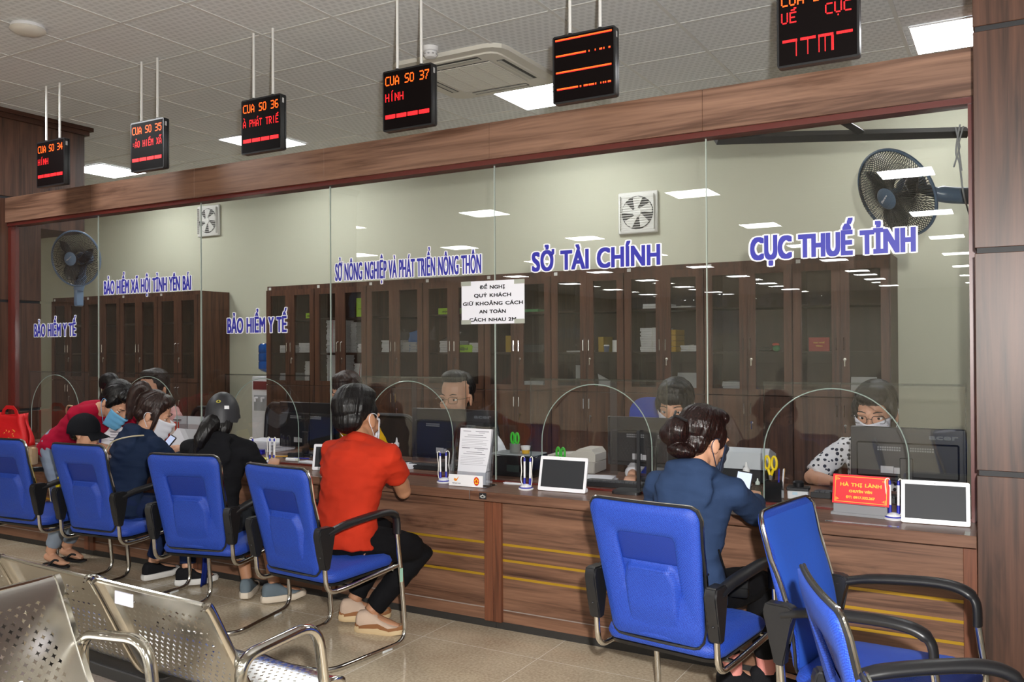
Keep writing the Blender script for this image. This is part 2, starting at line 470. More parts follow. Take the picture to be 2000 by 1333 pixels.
for k, (s_, wd) in enumerate((('ĐỀ NGHỊ', .17), ('QUÝ KHÁCH', .25), ('GIỮ KHOẢNG CÁCH', .405), ('AN TOÀN', .18), ('CÁCH NHAU 2M', .315))):
    q = xform(letters(s_, wd, .0225, .0012, .001, True), Matrix.Translation((0, -.0012, .077 - .047 * k)))
    q.build('printed_line', mat('black print', '14141a', .7), t, smooth=0, norm=False)
for sx, sz in ((-1, 1), (1, 1), (-1, -1), (1, -1)):
    q = MB(); q.box(sx * .18 - .034, sx * .18 + .034, -.002, -.0015, sz * .113 - .013, sz * .113 + .013)
    q.build('tape', mat('grey tape', 'a3a69b', .4), t, smooth=0)

# ---------------------------------------------------------------- steel brace and right hand inner side of the staff room
M_steel = mat('painted dark steel', '2b2d2f', .5)
br = thing('steel_brace', 'dark steel brace bar behind the top right corner of the glass', 'brace', (-1.32, .065, 2.63))
b = MB(); b.tube([(0, .01, -.035), (1.10, .94, .055)], .03, 4); b.build('bar', M_steel, br, smooth=0)
b = MB(); b.tube([(.50, -.0, .06), (.62, .52, .03)], .022, 4); b.build('stub', M_steel, br, smooth=0)

# ================================================================ CEILING AND WALL THINGS
M_lamp = emis('lit diffuser', 'fbfdff', PANEL_W)
def lamp(x, y, label, group):
    t = thing('ceiling_light_panel', label, 'ceiling light', (x, y, CZ - .006), 0, group)
    b = MB(); b.box(-.29, .29, -.29, .29, -.004, .003); b.build('diffuser', M_lamp, t, smooth=0)
    b = MB()
    for q in ((-.3, .3, -.3, -.29), (-.3, .3, .29, .3), (-.3, -.29, -.29, .29), (.29, .3, -.29, .29)): b.box(q[0], q[1], q[2], q[3], -.006, .004)
    b.build('frame', M_white, t, smooth=0)
for x, y, l in ((-8.93, 1.99, 'square white ceiling light above the beam, between the two leftmost displays'),
                (-6.38, 1.88, 'square white ceiling light partly behind the third hanging display'),
                (-3.31, 1.92, 'square white ceiling light just behind the air conditioner'),
                (-.28, 2.08, 'square white ceiling light beside the right pillar')): lamp(x, y, l, 'lit panels over the staff area')
lamp(-6.43, -1.13, 'square white ceiling light cut by the left edge, beside the round ceiling speaker', 'lit panels over the hall')
for y in (-6.93, -10.5, -13.95, -17.4, -20.9, -24.3, -27.7):
    for x in (-12.35, -9.75, -6.95, -3.7, -1.1, 1.5): lamp(x, y, 'square white ceiling light in the hall, seen only mirrored in the glass', 'mirrored hall lights')
# ---- air conditioner
M_ac = mat('air conditioner plastic', 'd5d2c8', .5)
M_acd = mat('dark air slot', '3c3c3a', .6)
t = thing('air_conditioner', 'square ceiling cassette air conditioner with slatted grille', 'air conditioner', (-3.43, 1.13, CZ))
def acb(w_, z0, z1, r):
    b = MB(); b.prism(rrect(w_, w_, r, 3), lambda a, c, d: Vector((a, c, d)), z0, z1); return b
acb(.95, -.03, 0, .12).build('casing', M_ac, t, 30)
acb(.80, -.042, -.0301, .08).build('inner_casing', M_ac, t, 30)
b = MB(); b.box(-.27, .27, -.27, .27, -.046, -.0421); gr = b.build('grille', M_acd, t, smooth=0)
b = MB()
for k in range(30):
    y = -.26 + .52 * k / 29
    for x0, x1 in ((-.268, -.14), (-.132, -.004), (.004, .132), (.14, .268)): b.box(x0, x1, y - .0055, y + .0055, -.052, -.0461)
for x in (-.27, -.136, 0, .136, .27): b.box(x - .006, x + .006, -.27, .27, -.054, -.0461)
b.build('slats', M_ac, gr, smooth=0)
for k in range(4):
    rm = Matrix.Rotation(k * PI / 2, 4, 'Z')
    b = MB(); b.box(-.24, .24, .315, .375, -.0445, -.0421, 0, rm); v = b.build('air_slot', M_acd, t, smooth=0)
    b = MB(); b.box(-.235, .235, .322, .352, -.0495, -.0446, 0, rm); b.build('louver', mat('louver plastic', 'b8b6ae', .4), v, smooth=0)
# ---- round things on the ceiling
t = thing('ceiling_speaker', 'flat round white ceiling fitting at the upper left corner', 'ceiling fitting', (-5.36, -1.09, CZ))
b = MB(); b.lathe([(.0, -.001), (.095, -.001), (.10, -.012), (.092, -.02), (0, -.02)], n=28); b.build('base_plate', M_white, t)
b = MB(); b.lathe([(.0, -.02), (.10, -.021), (.105, -.03), (.085, -.045), (.05, -.052), (0, -.054)], n=28); b.build('cover', mat('aged white plastic', 'd6d2c9', .5), t)
t = thing('smoke_detector', 'small round white smoke detector beside the air conditioner', 'smoke detector', (-3.42, .53, CZ))
b = MB(); b.lathe([(0, -.001), (.055, -.001), (.055, -.03), (.04, -.035), (0, -.035)], n=20); b.build('base_plate', M_white, t)
b = MB(); b.lathe([(0, -.036), (.045, -.036), (.05, -.055), (.035, -.072), (0, -.076)], n=20); hd = b.build('sensor_head', M_white, t)
b = MB()
for k in range(10): b.box(.043, .049, -.006, .006, -.058, -.05, 0, Matrix.Rotation(k * PI / 5, 4, 'Z'))
b.build('slots', M_acd, hd, smooth=0)

# ---- hanging dot-matrix displays
FONT = {'A': '00100 01010 10001 10001 11111 10001 10001', 'B': '11110 10001 10001 11110 10001 10001 11110', 'C': '01111 10000 10000 10000 10000 10000 01111',
        'E': '11111 10000 10000 11110 10000 10000 11111', 'H': '10001 10001 10001 11111 10001 10001 10001', 'I': '00100 00100 00100 00100 00100 00100 00100',
        'M': '10001 11011 10101 10101 10001 10001 10001', 'N': '10001 11001 10101 10101 10011 10001 10001', 'O': '01110 10001 10001 10001 10001 10001 01110',
        'P': '11110 10001 10001 11110 10000 10000 10000', 'R': '11110 10001 10001 11110 10100 10010 10001', 'S': '01111 10000 10000 01110 00001 00001 11110',
        'T': '11111 00100 00100 00100 00100 00100 00100', 'U': '10001 10001 10001 10001 10001 10001 01110', 'X': '10001 01010 01010 00100 01010 01010 10001',
        '3': '11110 00001 00001 01110 00001 00001 11110', '4': '00010 00110 01010 10010 11111 00010 00010', '5': '11111 10000 11110 00001 00001 10001 01110',
        '6': '01110 10000 10000 11110 10001 10001 01110', '7': '11111 00001 00010 00100 00100 01000 01000', '8': '01110 10001 10001 01110 10001 10001 01110', ' ': '00000 ' * 7, ':': '00000 00000 00100 00000 00100 00000 00000'}
MARK = {'í': ['00010', '00100'], 'ả': ['00110', '00010'], 'ã': ['01101', '10110'], 'ể': ['00011', '01110'], 'á': ['00010', '00100'], 'à': ['01000', '00100'], 'ế': ['00011', '01110'], 'ụ': None}
BASE = {'í': 'I', 'ả': 'A', 'ã': 'A', 'ể': 'E', 'á': 'A', 'à': 'A', 'ế': 'E', 'ụ': 'U'}
M_or = emis('orange diode', 'ff5a12', 2.6); M_rd = emis('red diode', 'ff1c22', 2.2)
def dots(b, text, x0, x1, z0, h, fat=0):
    """text in 5x7 dots between x0 and x1, z0 the foot of the capitals"""
    n_ = len(text); p = (x1 - x0) / (n_ * 6 - 1); q = h / 7
    for i, ch in enumerate(text):
        g = FONT[BASE.get(ch, ch)].split()
        rows = [(6 - r, row) for r, row in enumerate(g)]
        if ch in MARK:
            if MARK[ch]: rows += [(8.6, MARK[ch][0]), (7.6, MARK[ch][1])]
            else: rows += [(-1.8, '00100')]
        for r, row in rows:
            for c, v in enumerate(row):
                if v == '1':
                    x = x0 + (i * 6 + c) * p; z = z0 + r * q
                    b.box(x, x + p * (.84 + fat), -.0012, 0, z, z + q * .84)
M_led = mat('display black glass', '0b0505', .5, spec=.08); M_ledf = mat('display black frame', '19191b', .35)
LED = [(-6.392, '34', 'HíNH'), (-5.269, '35', ':ảO HIểM Xã'), (-4.164, '36', 'à PHáT TRIể'), (-3.006, '37', 'HíNH'), (-1.894, None, None), (-.751, '38', None)]
seen = ['CUA SO 34, leftmost of the row', 'CUA SO 35', 'CUA SO 36', 'CUA SO 37', 'four scrambled orange lines and no text', 'a half lit red fault pattern, nearest the right pillar']
for k, (x, no, row2) in enumerate(LED):
    zc = 2.966
    t = thing('led_display', 'hanging black LED display showing ' + seen[k], 'LED display', (x, -.27, zc), 0, 'hanging LED displays')
    b = MB(); b.prism(rrect(.352, .352, .012, 2), lambda a, c, d: Vector((a, d, c)), -.022, .006); b.build('housing', M_ledf, t, 30)
    b = MB(); b.prism(rrect(.352, .352, .012, 2), lambda a, c, d: Vector((a, d, c)), .010, .024); b.build('rear_housing', M_ledf, t, 30)
    b = MB(); b.box(-.166, .166, -.0235, -.0221, -.166, .166); b.build('screen', M_led, t, smooth=0)
    for s_ in (-.085, .085):
        b = MB(); b.tube([(s_, .0, .177), (s_, .0, CZ - zc - .0005)], .0085, 10); b.build('hanging_rod', mat('white painted rod', 'dcdbd8', .4), t)
        b = MB(); b.lathe([(.011, .1765), (.011, .186), (.007, .188)], (s_, .0, 0), 10); b.build('nut', M_ledf, t)
    o = MB(); r_ = MB(); bars = MB()
    if no and row2:
        words_ = ('CUA', 'SO', no)
        for i, wd in zip((0, 4, 7), words_):                    # one part per word
            p_ = .31 / 53; o = MB(); dots(o, wd, -.155 + i * 6 * p_, -.155 + (i * 6 + len(wd) * 6 - 1) * p_, .088, .054, .12); o.build('orange_dot_lettering', M_or, t, smooth=0, loc=(0, -.0236, 0))
        o = MB()
        dots(r_, row2, -.155, -.155 + .31 * len(row2) / (11 if len(row2) > 5 else 9.5), -.005, .047)
        for q in range(4): bars.box(-.155 + q * .0795, -.155 + q * .0795 + .071, -.0012, 0, -.105, -.082)
    elif no is None:
        for z, a in ((.150, [(-.158, .158)]), (.068, [(-.155, .015), (.03, .036), (.065, .07), (.09, .105), (.112, .118), (.14, .15)]), (-.018, [(-.155, .155)]), (-.104, [(-.15, -.03), (-.02, -.012), (.002, .025), (.03, .06), (.066, .072), (.095, .1), (.108, .115), (.12, .126), (.135, .152)])):
            o = MB(); r_ = MB()
            for c, d in a:
                o.box(c, d, -.0012, 0, z, z + .006); r_.box(c, d, -.0011, 0, z - .0035, z - .0005)
            ln_ = o.build('orange_dot_line', M_or, t, smooth=0, loc=(0, -.0236, 0)); r_.build('red_dot_line', M_rd, ln_, smooth=0)
    else:
        dots(o, 'CUA SO 38', -.155, .155, .098, .054, .12)
        dots(r_, 'Uế', -.155, -.088, .02, .05); r_.build('red_dot_lettering', M_rd, t, smooth=0, loc=(0, -.0236, 0)); r_ = MB(); dots(r_, 'CụC', .035, .145, .03, .05)
        for c, d, s_ in ((-.15, -.085, [-.09]), (-.072, -.005, [-.04]), (.005, .07, [.008, .034, .062, .068]), (.082, .15, [])):
            for q in range(12): bars.box(c + (d - c) * q / 12, c + (d - c) * (q + .75) / 12, -.0012, 0, -.066, -.054)
            for u in s_: bars.box(u - .0018, u + .0018, -.0012, 0, -.132, -.066)
    if no is not None and len(o.bm.verts): o.build('orange_dot_lettering', M_or, t, smooth=0, loc=(0, -.0236, 0))
    if len(bars.bm.verts): bars.build('red_dot_pattern', M_rd, t, smooth=0, loc=(0, -.0236, 0))
    if no is not None: r_.build('red_dot_lettering', M_rd, t, smooth=0, loc=(0, -.0236, 0))
    b = MB(); b.box(.1761, .1766, -.012, .004, .12, .15); b.build('sticker', mat('grey sticker', 'b5b5b5', .5), t, smooth=0)

# ---- wall fans
M_fanb = mat('slate blue plastic', '41586f', .35); M_wire = mat('fan wire', '23282d', .35, .5); M_blade = glass('smoked blade', (.42, .44, .46), 1.5, 1.5, .3)
def fan(loc, ax_yaw, ax_tilt, mount, label, col):
    """axis leaves the hub towards the viewer: yaw about z (0 = -Y), tilt downwards"""
    t = thing('wall_fan', label, 'fan', loc, 0, 'wall fans behind the glass')
    mx = Matrix.Rotation(ax_yaw, 4, 'Z') @ Matrix.Rotation(ax_tilt, 4, 'X') @ Matrix.Rotation(PI / 2, 4, 'X')
    rim = .245
    b = MB()
    b.tube([mx @ Vector((rim * math.cos(a), rim * math.sin(a), 0)) for a in [2 * PI * i / 48 for i in range(48)]], .009, 6, True)
    b.build('guard_ring', col, t)
    for nm, s_ in (('front_guard', 1), ('rear_guard', -1)):
        b = MB()
        for i in range(88):
            a = 2 * PI * i / 88; q = []
            for k in range(6):
                r_ = .06 + (rim - .06) * k / 5; hgt = s_ * (.075 if s_ > 0 else .055) * math.sqrt(max(0, 1 - (r_ / rim) ** 2.6))
                aa = a + s_ * .25 * (1 - k / 5)
                q.append(mx @ Vector((r_ * math.cos(aa), r_ * math.sin(aa), hgt)))
            b.tube(q, .0021, 4)
        for rr in (.075, .15):
            hgt = s_ * (.075 if s_ > 0 else .055) * math.sqrt(max(0, 1 - (rr / rim) ** 2.6))
            b.tube([mx @ Vector((rr * math.cos(a), rr * math.sin(a), hgt)) for a in [2 * PI * i / 36 for i in range(36)]], .0013, 4, True)
        b.build(nm, M_wire, t)
    b = MB(); b.lathe([(0, .06), (.06, .06), (.064, .072), (.05, .082), (0, .085)], n=24, mx=mx)
    cap = b.build('hub_cap', col, t)
    b = letters('Electro', .062, .012, .0004, .001, True); xform(b, mx @ Matrix.Translation((0, 0, .0865)) @ Matrix.Rotation(-PI / 2, 4, 'X') @ Matrix.Rotation(R(-35), 4, 'Y'))
    b.build('maker_mark', M_white, cap, smooth=0, norm=False)
    for k in range(3):
        a0 = 2 * PI * k / 3; b = MB()
        def bl(u, v):
            r_ = .035 + .165 * u; wd = (.35 + .75 * math.sin(PI * min(1, u * 1.02)) ** .7) * .8
            a = a0 + (v - .5) * wd * (1.25 - .35 * u) + .25 * u
            return mx @ Vector((r_ * math.cos(a), r_ * math.sin(a), .018 - (v - .5) * .05))
        b.grid(bl, 10, 8); b.build('blade', M_blade, t, thick=.003)
    b = MB(); b.lathe([(0, -.06), (.05, -.06), (.062, -.1), (.06, -.16), (.03, -.19), (0, -.19)], n=20, mx=mx); b.lathe([(0, .0), (.03, .0), (.03, .055), (0, .055)], n=16, mx=mx)
    b.build('motor_housing', col, t)
    m0 = Vector(mount) - Vector(loc); j = mx @ Vector((0, 0, -.12))
    b = MB(); b.tube(spline([j, (j + m0) / 2 + Vector((0, 0, -.02)), m0], 6), [.03] * 6 + [.045] * 7, 10); b.build('bracket', col, t)
    return t, m0
ft, m0 = fan((-.545, .74, 2.345), R(-40), R(27), (-.2, .95, 2.33), 'slate blue wall fan on the right, above the CỤC THUẾ TỈNH lettering', M_fanb)
b = MB(); b.box(m0.x - .01, .404, m0.y - .05, m0.y + .05, m0.z - .17, m0.z + .12, .01); b.build('wall_plate', M_fanb, ft)
ft2, m1 = fan((-7.27, .5, 2.35), R(18), R(8), (-7.385, .60, 2.08), 'pale blue wall fan behind the far left pane', mat('pale blue plastic', '6f88a6', .4))
b = MB(); b.box(-.13, -.09, .06, .14, -.42, -.15, .01); b.build('wall_plate', MATS['pale blue plastic'], ft2)
t = tag(MB().tube(spline([(-.23, .55, 2.63), (-.25, .56, 2.5), (-.235, .57, 2.44), (-.22, .58, 2.3), (-.2, .7, 2.2)], 6), .004, 6).tube([(-.25, .55, 2.62), (-.232, .56, 2.52), (-.26, .55, 2.42)], .004, 6).tube([(-.215, .55, 2.62), (-.24, .56, 2.53), (-.225, .56, 2.40)], .004, 6).build('fan_cord', mat('grey cord', '7b7f83', .5)), 'grey power cord knotted above the right wall fan', 'cord')

# ---- exhaust fans in the back wall
def exhaust(x, z, s_, label):
    t = thing('exhaust_fan', label, 'exhaust fan', (x, 2.949, z), 0, 'exhaust fans in the back wall')
    b = MB(); b.box(-s_, s_, -.03, 0, -s_, s_, .008); b.build('frame', mat('off white fan plastic', 'cfcfc9', .5), t)
    b = MB(); b.lathe([(0, 0), (s_ * .8, 0), (s_ * .8, .003), (0, .003)], n=30, mx=Matrix.Translation((0, -.0305, 0)) @ Matrix.Rotation(PI / 2, 4, 'X')); b.build('opening', mat('exhaust dark', '3a3a36', .7), t, smooth=0)
    b = MB()
    for k in range(5):
        a = 2 * PI * k / 5 + .3
        b.prism([(s_ * .15 * math.cos(a), s_ * .15 * math.sin(a)), (s_ * .74 * math.cos(a - .38), s_ * .74 * math.sin(a - .38)), (s_ * .77 * math.cos(a - .05), s_ * .77 * math.sin(a - .05)), (s_ * .76 * math.cos(a + .3), s_ * .76 * math.sin(a + .3)), (s_ * .17 * math.cos(a + .8), s_ * .17 * math.sin(a + .8))], lambda p, q, d: Vector((p, d, q)), -.042, -.0345)
    b.lathe([(0, 0), (s_ * .22, 0), (s_ * .2, .014), (0, .014)], n=16, mx=Matrix.Translation((0, -.0345, 0)) @ Matrix.Rotation(PI / 2, 4, 'X'))
    b.build('impeller', mat('off white fan plastic', 'cfcfc9', .5), t, 30)
    b = MB()
    for k in range(15):
        z_ = -s_ * .82 + s_ * 1.64 * k / 14; b.box(-s_ * .84, s_ * .84, -.052, -.0485, z_ - .0018, z_ + .0018)
    b.box(-s_ * .86, -s_ * .84, -.054, -.03, -s_ * .84, s_ * .84); b.box(s_ * .84, s_ * .86, -.054, -.03, -s_ * .84, s_ * .84)
    b.build('grille', mat('off white fan plastic', 'cfcfc9', .5), t, smooth=0)
exhaust(-2.885, 2.72, .185, 'square white exhaust fan above the SỞ TÀI CHÍNH lettering')
exhaust(-8.36, 3.07, .185, 'square white exhaust fan at the second seam from the left')

# ================================================================ COUNTER
M_gold = mat('gold strip', 'b08a22', .3, .35); M_line = mat('grey groove line', '8e8580', .5); M_plinth = mat('dark plinth', '2c2a28', .5, bump=(40, .2))
M_post = wood('post laminate', '43261a', '7d4c35', 'z', 1., .4)
UX = [-7.355, -5.98, -4.81, -3.64, -2.47, -1.30, -.142]
where = ['at the far left under the red bag', 'behind the two left blue chairs', 'behind the helmeted customer', 'behind the man in red', 'with bare gold strips right of the double post', 'at the right end below the red name plate']
for i in range(6):
    x0, x1 = UX[i] + .001, UX[i + 1] - .001
    t = thing('counter_unit', 'walnut counter front with three gold strips ' + where[i], 'counter', (x0, 0, 0), 0, 'counter units in a row')
    w_ = x1 - x0
    b = MB(); b.box(.052, w_ - .052, -.24, -.222, .045, .709); b.build('front_panel', M_panel, t, smooth=0)
    for a in (0, w_ - .052):
        b = MB(); b.box(a, a + .052, -.26, .40, .045, .709, .0015); b.build('post', M_post, t, smooth=0)
    for z in (.465, .38, .29):
        b = MB(); b.box(.053, w_ - .053, -.2425, -.2401, z - .0065, z + .0065); b.build('gold_strip', M_gold, t, smooth=0)
    b = MB(); b.box(.053, w_ - .053, -.2412, -.2401, .108, .113); b.build('panel_joint', M_line, t, smooth=0)
    b = MB(); b.box(0, w_, -.225, .4, 0, .0445); b.build('plinth', M_plinth, t, smooth=0)
for nm, x0, x1, lb in (('', -7.355, -2.567, 'long left walnut worktop of the counter, under the red shirted man'), ('', -2.565, -.142, 'right walnut worktop of the counter, carrying the name plate')):
    t = thing('worktop', lb, 'worktop', (x0, 0, .71)); w_ = x1 - x0
    b = MB(); b.box(0, w_, -.3365, .70, 0, .05, .002); b.build('slab', M_top, t, smooth=0)
    if x0 > -3:
        b = MB(); b.box(.06, .105, -.3375, -.3366, .009, .043); pl = b.build('makers_plate', M_dark, t, smooth=0)
        b = MB(); b.tube([(.0825 + .016 * math.cos(a), -.338, .023 + .006 * math.sin(a)) for a in [2 * PI * q / 20 for q in range(20)]], .0014, 4, True)
        b.tube([(.072, -.338, .022), (.084, -.338, .036), (.086, -.338, .026), (.094, -.338, .024)], .0014, 4)
        b.build('emblem', mat('pale emblem', 'c8c8c4', .4), pl, smooth=0)
        b = MB(); b.box(w_ - .045, w_ - .025, -.33, -.25, .0501, .0508); b.build('clear_label', mat('pale label', 'a9aba2', .4), t, smooth=0)
        b = MB(); b.box(1.83, 2.13, -.30, -.27, .0501, .0506); b.build('tape', glass('shiny tape', (.8, .78, .78), 3., 1.5, .15), t, smooth=0)
    else:
        b = MB(); b.box(w_ - .0012, w_, -.3372, -.25, .002, .0504); b.build('joint_edge', M_line, t, smooth=0)

# ================================================================ FILING CABINETS
M_cabglass = glass('cabinet glass', (.9, .9, .88), 1.1, 1.5)
CW = .687; CB = 2.5; CH = 2.2; SH = [1.18, 1.49, 1.85]
def cabinet(x0, label, mirror_lock=True):
    t = thing('filing_cabinet', label, 'cabinet', (x0 + CW / 2, CB, 0), 0, 'walnut filing cabinets along the back wall')
    h = CW / 2 - .0012
    b = MB(); b.box(-h, -h + .018, 0, .44, 0, CH); b.box(h - .018, h, 0, .44, 0, CH); b.box(-h + .018, h - .018, 0, .44, CH - .06, CH); b.box(-h + .018, h - .018, 0, .44, 0, .08)
    b.build('carcass', M_cab, t, smooth=0)
    b = MB(); b.box(-h + .018, h - .018, .425, .44, .08, CH - .06); b.build('back_panel', M_cabin, t, smooth=0)
    for z in SH:
        b = MB(); b.box(-h + .019, h - .019, .02, .424, z - .018, z); b.build('shelf', M_cabin, t, smooth=0)
    for s_ in (-1, 1):
        a0, a1 = (-h + .003, -.001) if s_ < 0 else (.001, h - .003)
        b = MB(); st = .062
        b.box(a0, a0 + st, -.02, -.001, 1.153, CH - .045); b.box(a1 - st, a1, -.02, -.001, 1.153, CH - .045)
        b.box(a0 + st, a1 - st, -.02, -.001, CH - .105, CH - .045); b.box(a0 + st, a1 - st, -.02, -.001, 1.153, 1.20)
        d = b.build('upper_door', M_cab, t, smooth=0)
        b = MB(); b.box(a0 + st, a1 - st, -.012, -.008, 1.20, CH - .105); b.build('pane', M_cabglass, d, smooth=0)
        hx = s_ * .026
        for z0, z1, dd in ((1.495, 1.60, d),):
            b = MB(); b.tube([(hx, -.021, z0), (hx, -.042, z0 + .008), (hx, -.042, z1 - .008), (hx, -.021, z1)], .0042, 6); b.build('handle', M_chrome, dd)
        b = MB(); b.box(a0, a1, -.02, -.001, .085, 1.147, .002); d2 = b.build('lower_door', M_cab, t, smooth=0)
        b = MB(); b.tube([(hx, -.021, 1.0), (hx, -.042, 1.008), (hx, -.042, 1.09), (hx, -.021, 1.098)], .0042, 6); b.build('handle', M_chrome, d2)
        if s_ > 0:
            for z, dd in ((1.43, d), (.94, d2)):
                b = MB(); b.lathe([(0, 0), (.012, 0), (.012, .006), (0, .007)], n=12, mx=Matrix.Translation((.03, -.02, z)) @ Matrix.Rotation(PI / 2, 4, 'X'))
                b.box(.026, .034, -.034, -.027, z - .05, z - .006); b.build('lock', M_chrome, dd)
    b = MB(); b.box(-h + .022, -h + .055, -.0012, -.0002, CH - .04, CH - .012); b.build('number_tag', mat('tag white', 'c9c9c4', .5), t, smooth=0)
    return t
tell = ['leftmost cabinet of the right run, beside the water dispenser', 'cabinet holding tall strapped stacks of white paper', 'cabinet with a blue plastic bag on its middle shelf',
        'cabinet with lime green boxes, left of the paper notice', 'cabinet partly covered by the paper notice', 'cabinet with a white roll, below the SỞ TÀI CHÍNH lettering',
        'cabinet with yellow folders and a red plaque', 'cabinet under the letters CỤC with papers at its foot', 'rightmost cabinet beside the bare pale wall']
CX = [-6.959 + CW * k for k in range(9)]
for k in range(9): cabinet(CX[k], 'walnut glazed ' + tell[k])
tl = ['nearest the pale wall gap', 'in the middle behind the left seam', 'behind the far left lettering', 'furthest left behind the left fan']
for k in range(4): cabinet(-8.02 - CW * (k + 1), 'dark walnut glazed cabinet of the left run, ' + tl[k])

# ---- what stands on the shelves
M_paper = mat('white paper', 'dcdce2', .7); M_paper2 = mat('grey white paper', 'b9bac0', .7)
M_lime = mat('lime green box', '9fd220', .5); M_str = mat('red string', 'b5202c', .6); M_tape = mat('white cotton tape', 'd8d6cc', .7)
M_yel = mat('yellow folder', 'd3a52a', .5)
def stack(k, px, z, w_, h, label, dy=.06, strings=None, m=None, lean=0):
    """loose paper bundle: k cabinet, px offset from the cabinet's middle"""
    x = CX[k] + CW / 2 + px
    t = thing('paper_stack', label, 'paper stack', (x, CB + dy, z + (.0035 if lean else .0008)), 0, 'paper bundles in the cabinets')
    b = MB(); n_ = max(2, int(h / .014)); q = random.Random(int(k * 100 + px * 1000 + z * 77))
    for i in range(n_):
        ox = q.uniform(-.006, .006); oy = q.uniform(-.004, .008); sk = q.uniform(-.012, .02) if lean else 0
        z0, z1 = h * i / n_, h * (i + 1) / n_ - .0018
        b.box(-w_ / 2 + ox, w_ / 2 + ox, oy, .24 + oy, z0, z1, 0, Matrix.Rotation(q.uniform(-.03, .03), 4, 'Z') @ Matrix.Rotation(sk, 4, 'Y'))
    b.build('sheets', m or M_paper, t, smooth=0)
    if strings:
        b = MB(); b.tube([(.01, -.008, 0), (.005, -.009, h * .5), (.012, -.008, h), (.01, .1, h + .003)], .0028, 5)
        if strings is M_tape: b.tube([(.012, -.009, h * .4), (-.008, -.012, h * .15), (-.012, -.012, .004), (-.02, -.02, .004)], .0028, 5)
        b.build('tie', strings, t)
    return t
stack(0, -.15, 1.49, .15, .08, 'low paper stack, left middle shelf of the cabinet by the water dispenser')
stack(0, .14, 1.49, .17, .10, 'slumped paper stack, right middle shelf of the cabinet by the water dispenser', lean=1)
stack(0, -.15, 1.18, .15, .09, 'low paper stack, lower left shelf of the cabinet by the water dispenser', m=M_paper2)
stack(0, .18, 1.18, .09, .22, 'tall paper stack, lower right shelf of the cabinet by the water dispenser')
stack(1, -.17, 1.49, .16, .335, 'tallest paper stack with a red tie, behind the letters of SỞ', strings=M_str)
stack(1, -.165, 1.18, .16, .285, 'full height paper stack on the lower shelf beneath the tallest one')
stack(1, .11, 1.49, .075, .31, 'tall narrow grey paper stack right of the red tied one', m=M_paper2)
stack(1, .21, 1.49, .09, .09, 'small paper stack beside the tall narrow grey one')
stack(1, .19, 1.18, .14, .20, 'paper bundle with a red tie on the lower right shelf', strings=M_str)
stack(2, -.13, 1.49, .17, .12, 'paper stack with black clips left of the blue bag', lean=1)
stack(2, .12, 1.49, .17, .10, 'curled paper stack holding up the blue bag', lean=1, m=M_paper2)
stack(3, -.12, 1.49, .17, .11, 'white paper stack under a tilted clear folder')
stack(3, .20, 1.49, .14, .09, 'white paper stack beside the lower lime box')
stack(4, .12, 1.18, .2, .05, 'flat paper stack on the lower shelf behind the paper notice', m=M_paper2)
stack(5, -.02 - .13, 1.49, .16, .012, 'thin paper pile left of the notice seam shelf', m=M_paper2)
stack(6, -.13, 1.49, .2, .20, 'grey white stack tied with cotton tape beside the yellow folders', strings=M_tape)
stack(6, -.11, 1.85, .2, .04, 'papers on the top shelf above the tied stack')
stack(6, .19, 1.49, .15, .05, 'loose papers with hanging tapes beside the yellow folders', strings=M_tape, lean=1)
stack(6, .12, 1.85, .18, .014, 'thin papers with hanging tapes on the top shelf', strings=M_tape)
stack(7, -.12, 1.18, .2, .07, 'slumped papers at the foot of the cabinet under the letters CỤC', lean=1, m=M_paper2)
stack(6, .16, 1.18, .2, .012, 'thin paper lying behind the seated clerk with a fringe', m=M_paper2)
def lbox(k, px, z, w_, h, label, txt=None, d=.2, m=None, name='storage_box', cat='box'):
    t = thing(name, label, cat, (CX[k] + CW / 2 + px, CB + .05, z + .0005))
    b = MB(); b.box(-w_ / 2, w_ / 2, 0, d, 0, h, .003); b.build('body', m or M_lime, t, smooth=0)
    if txt:
        q = xform(letters(txt, w_ * .5, h * .35, .001, .001, True), Matrix.Translation((0, -.0012, h * .32))); q.build('printed_text', mat('dark print', '2a3a1c', .6), t, smooth=0, norm=False)
    return t
lbox(0, .2, 1.85, .085, .055, 'small lime green box on the top shelf by the water dispenser', 'snjd')
lbox(3, -.115, 1.85, .2, .06, 'lime green box lying upside down on the top shelf', 'snjd@')
lbox(3, .14, 1.85, .10, .06, 'short lime green box end half hidden by the notice')
lbox(3, .075, 1.49, .17, .07, 'lime green box between two white stacks on the middle shelf', '@d')
lbox(1, .2, 1.85, .09, .19, 'upright lime green sheet box on the top shelf behind the letters', '- - - -', .012)
lbox(4, .11, 1.85, .14, .025, 'flat green packet on the top shelf right of the notice', None, .15, mat('green packet', '4f8f5c', .5), 'packet', 'packet')
lbox(4, -.03 - .1, 1.40 + .09, .06, .15, 'mustard folder standing left of the cabinet handles', None, .2, mat('mustard', 'a78a2a', .6), 'folder', 'folder')
lbox(5, .1, 1.49, .05, .13, 'mustard folder standing behind the paper cup', None, .2, MATS['mustard'], 'folder', 'folder')
lbox(5, -.05, 1.18, .1, .02, 'green packet lying on the lower shelf above the acrylic sheet', None, .15, mat('green packet', '4f8f5c', .5), 'packet', 'packet')
lbox(4, .12, 1.49, .2, .07, 'dark bag lying on the middle shelf right of the notice', None, .2, mat('dark bag', '22242a', .6), 'bag', 'bag')
for k in range(4):
    lbox(6, .04 + .0 * k, 1.49 + .046 * k, .085, .043, 'yellow folder, %s of the pile of four' % ['lowest', 'second from the bottom', 'third from the bottom', 'topmost'][k], None, .22, M_yel, 'folder', 'folder')['group'] = 'yellow folders in a pile'
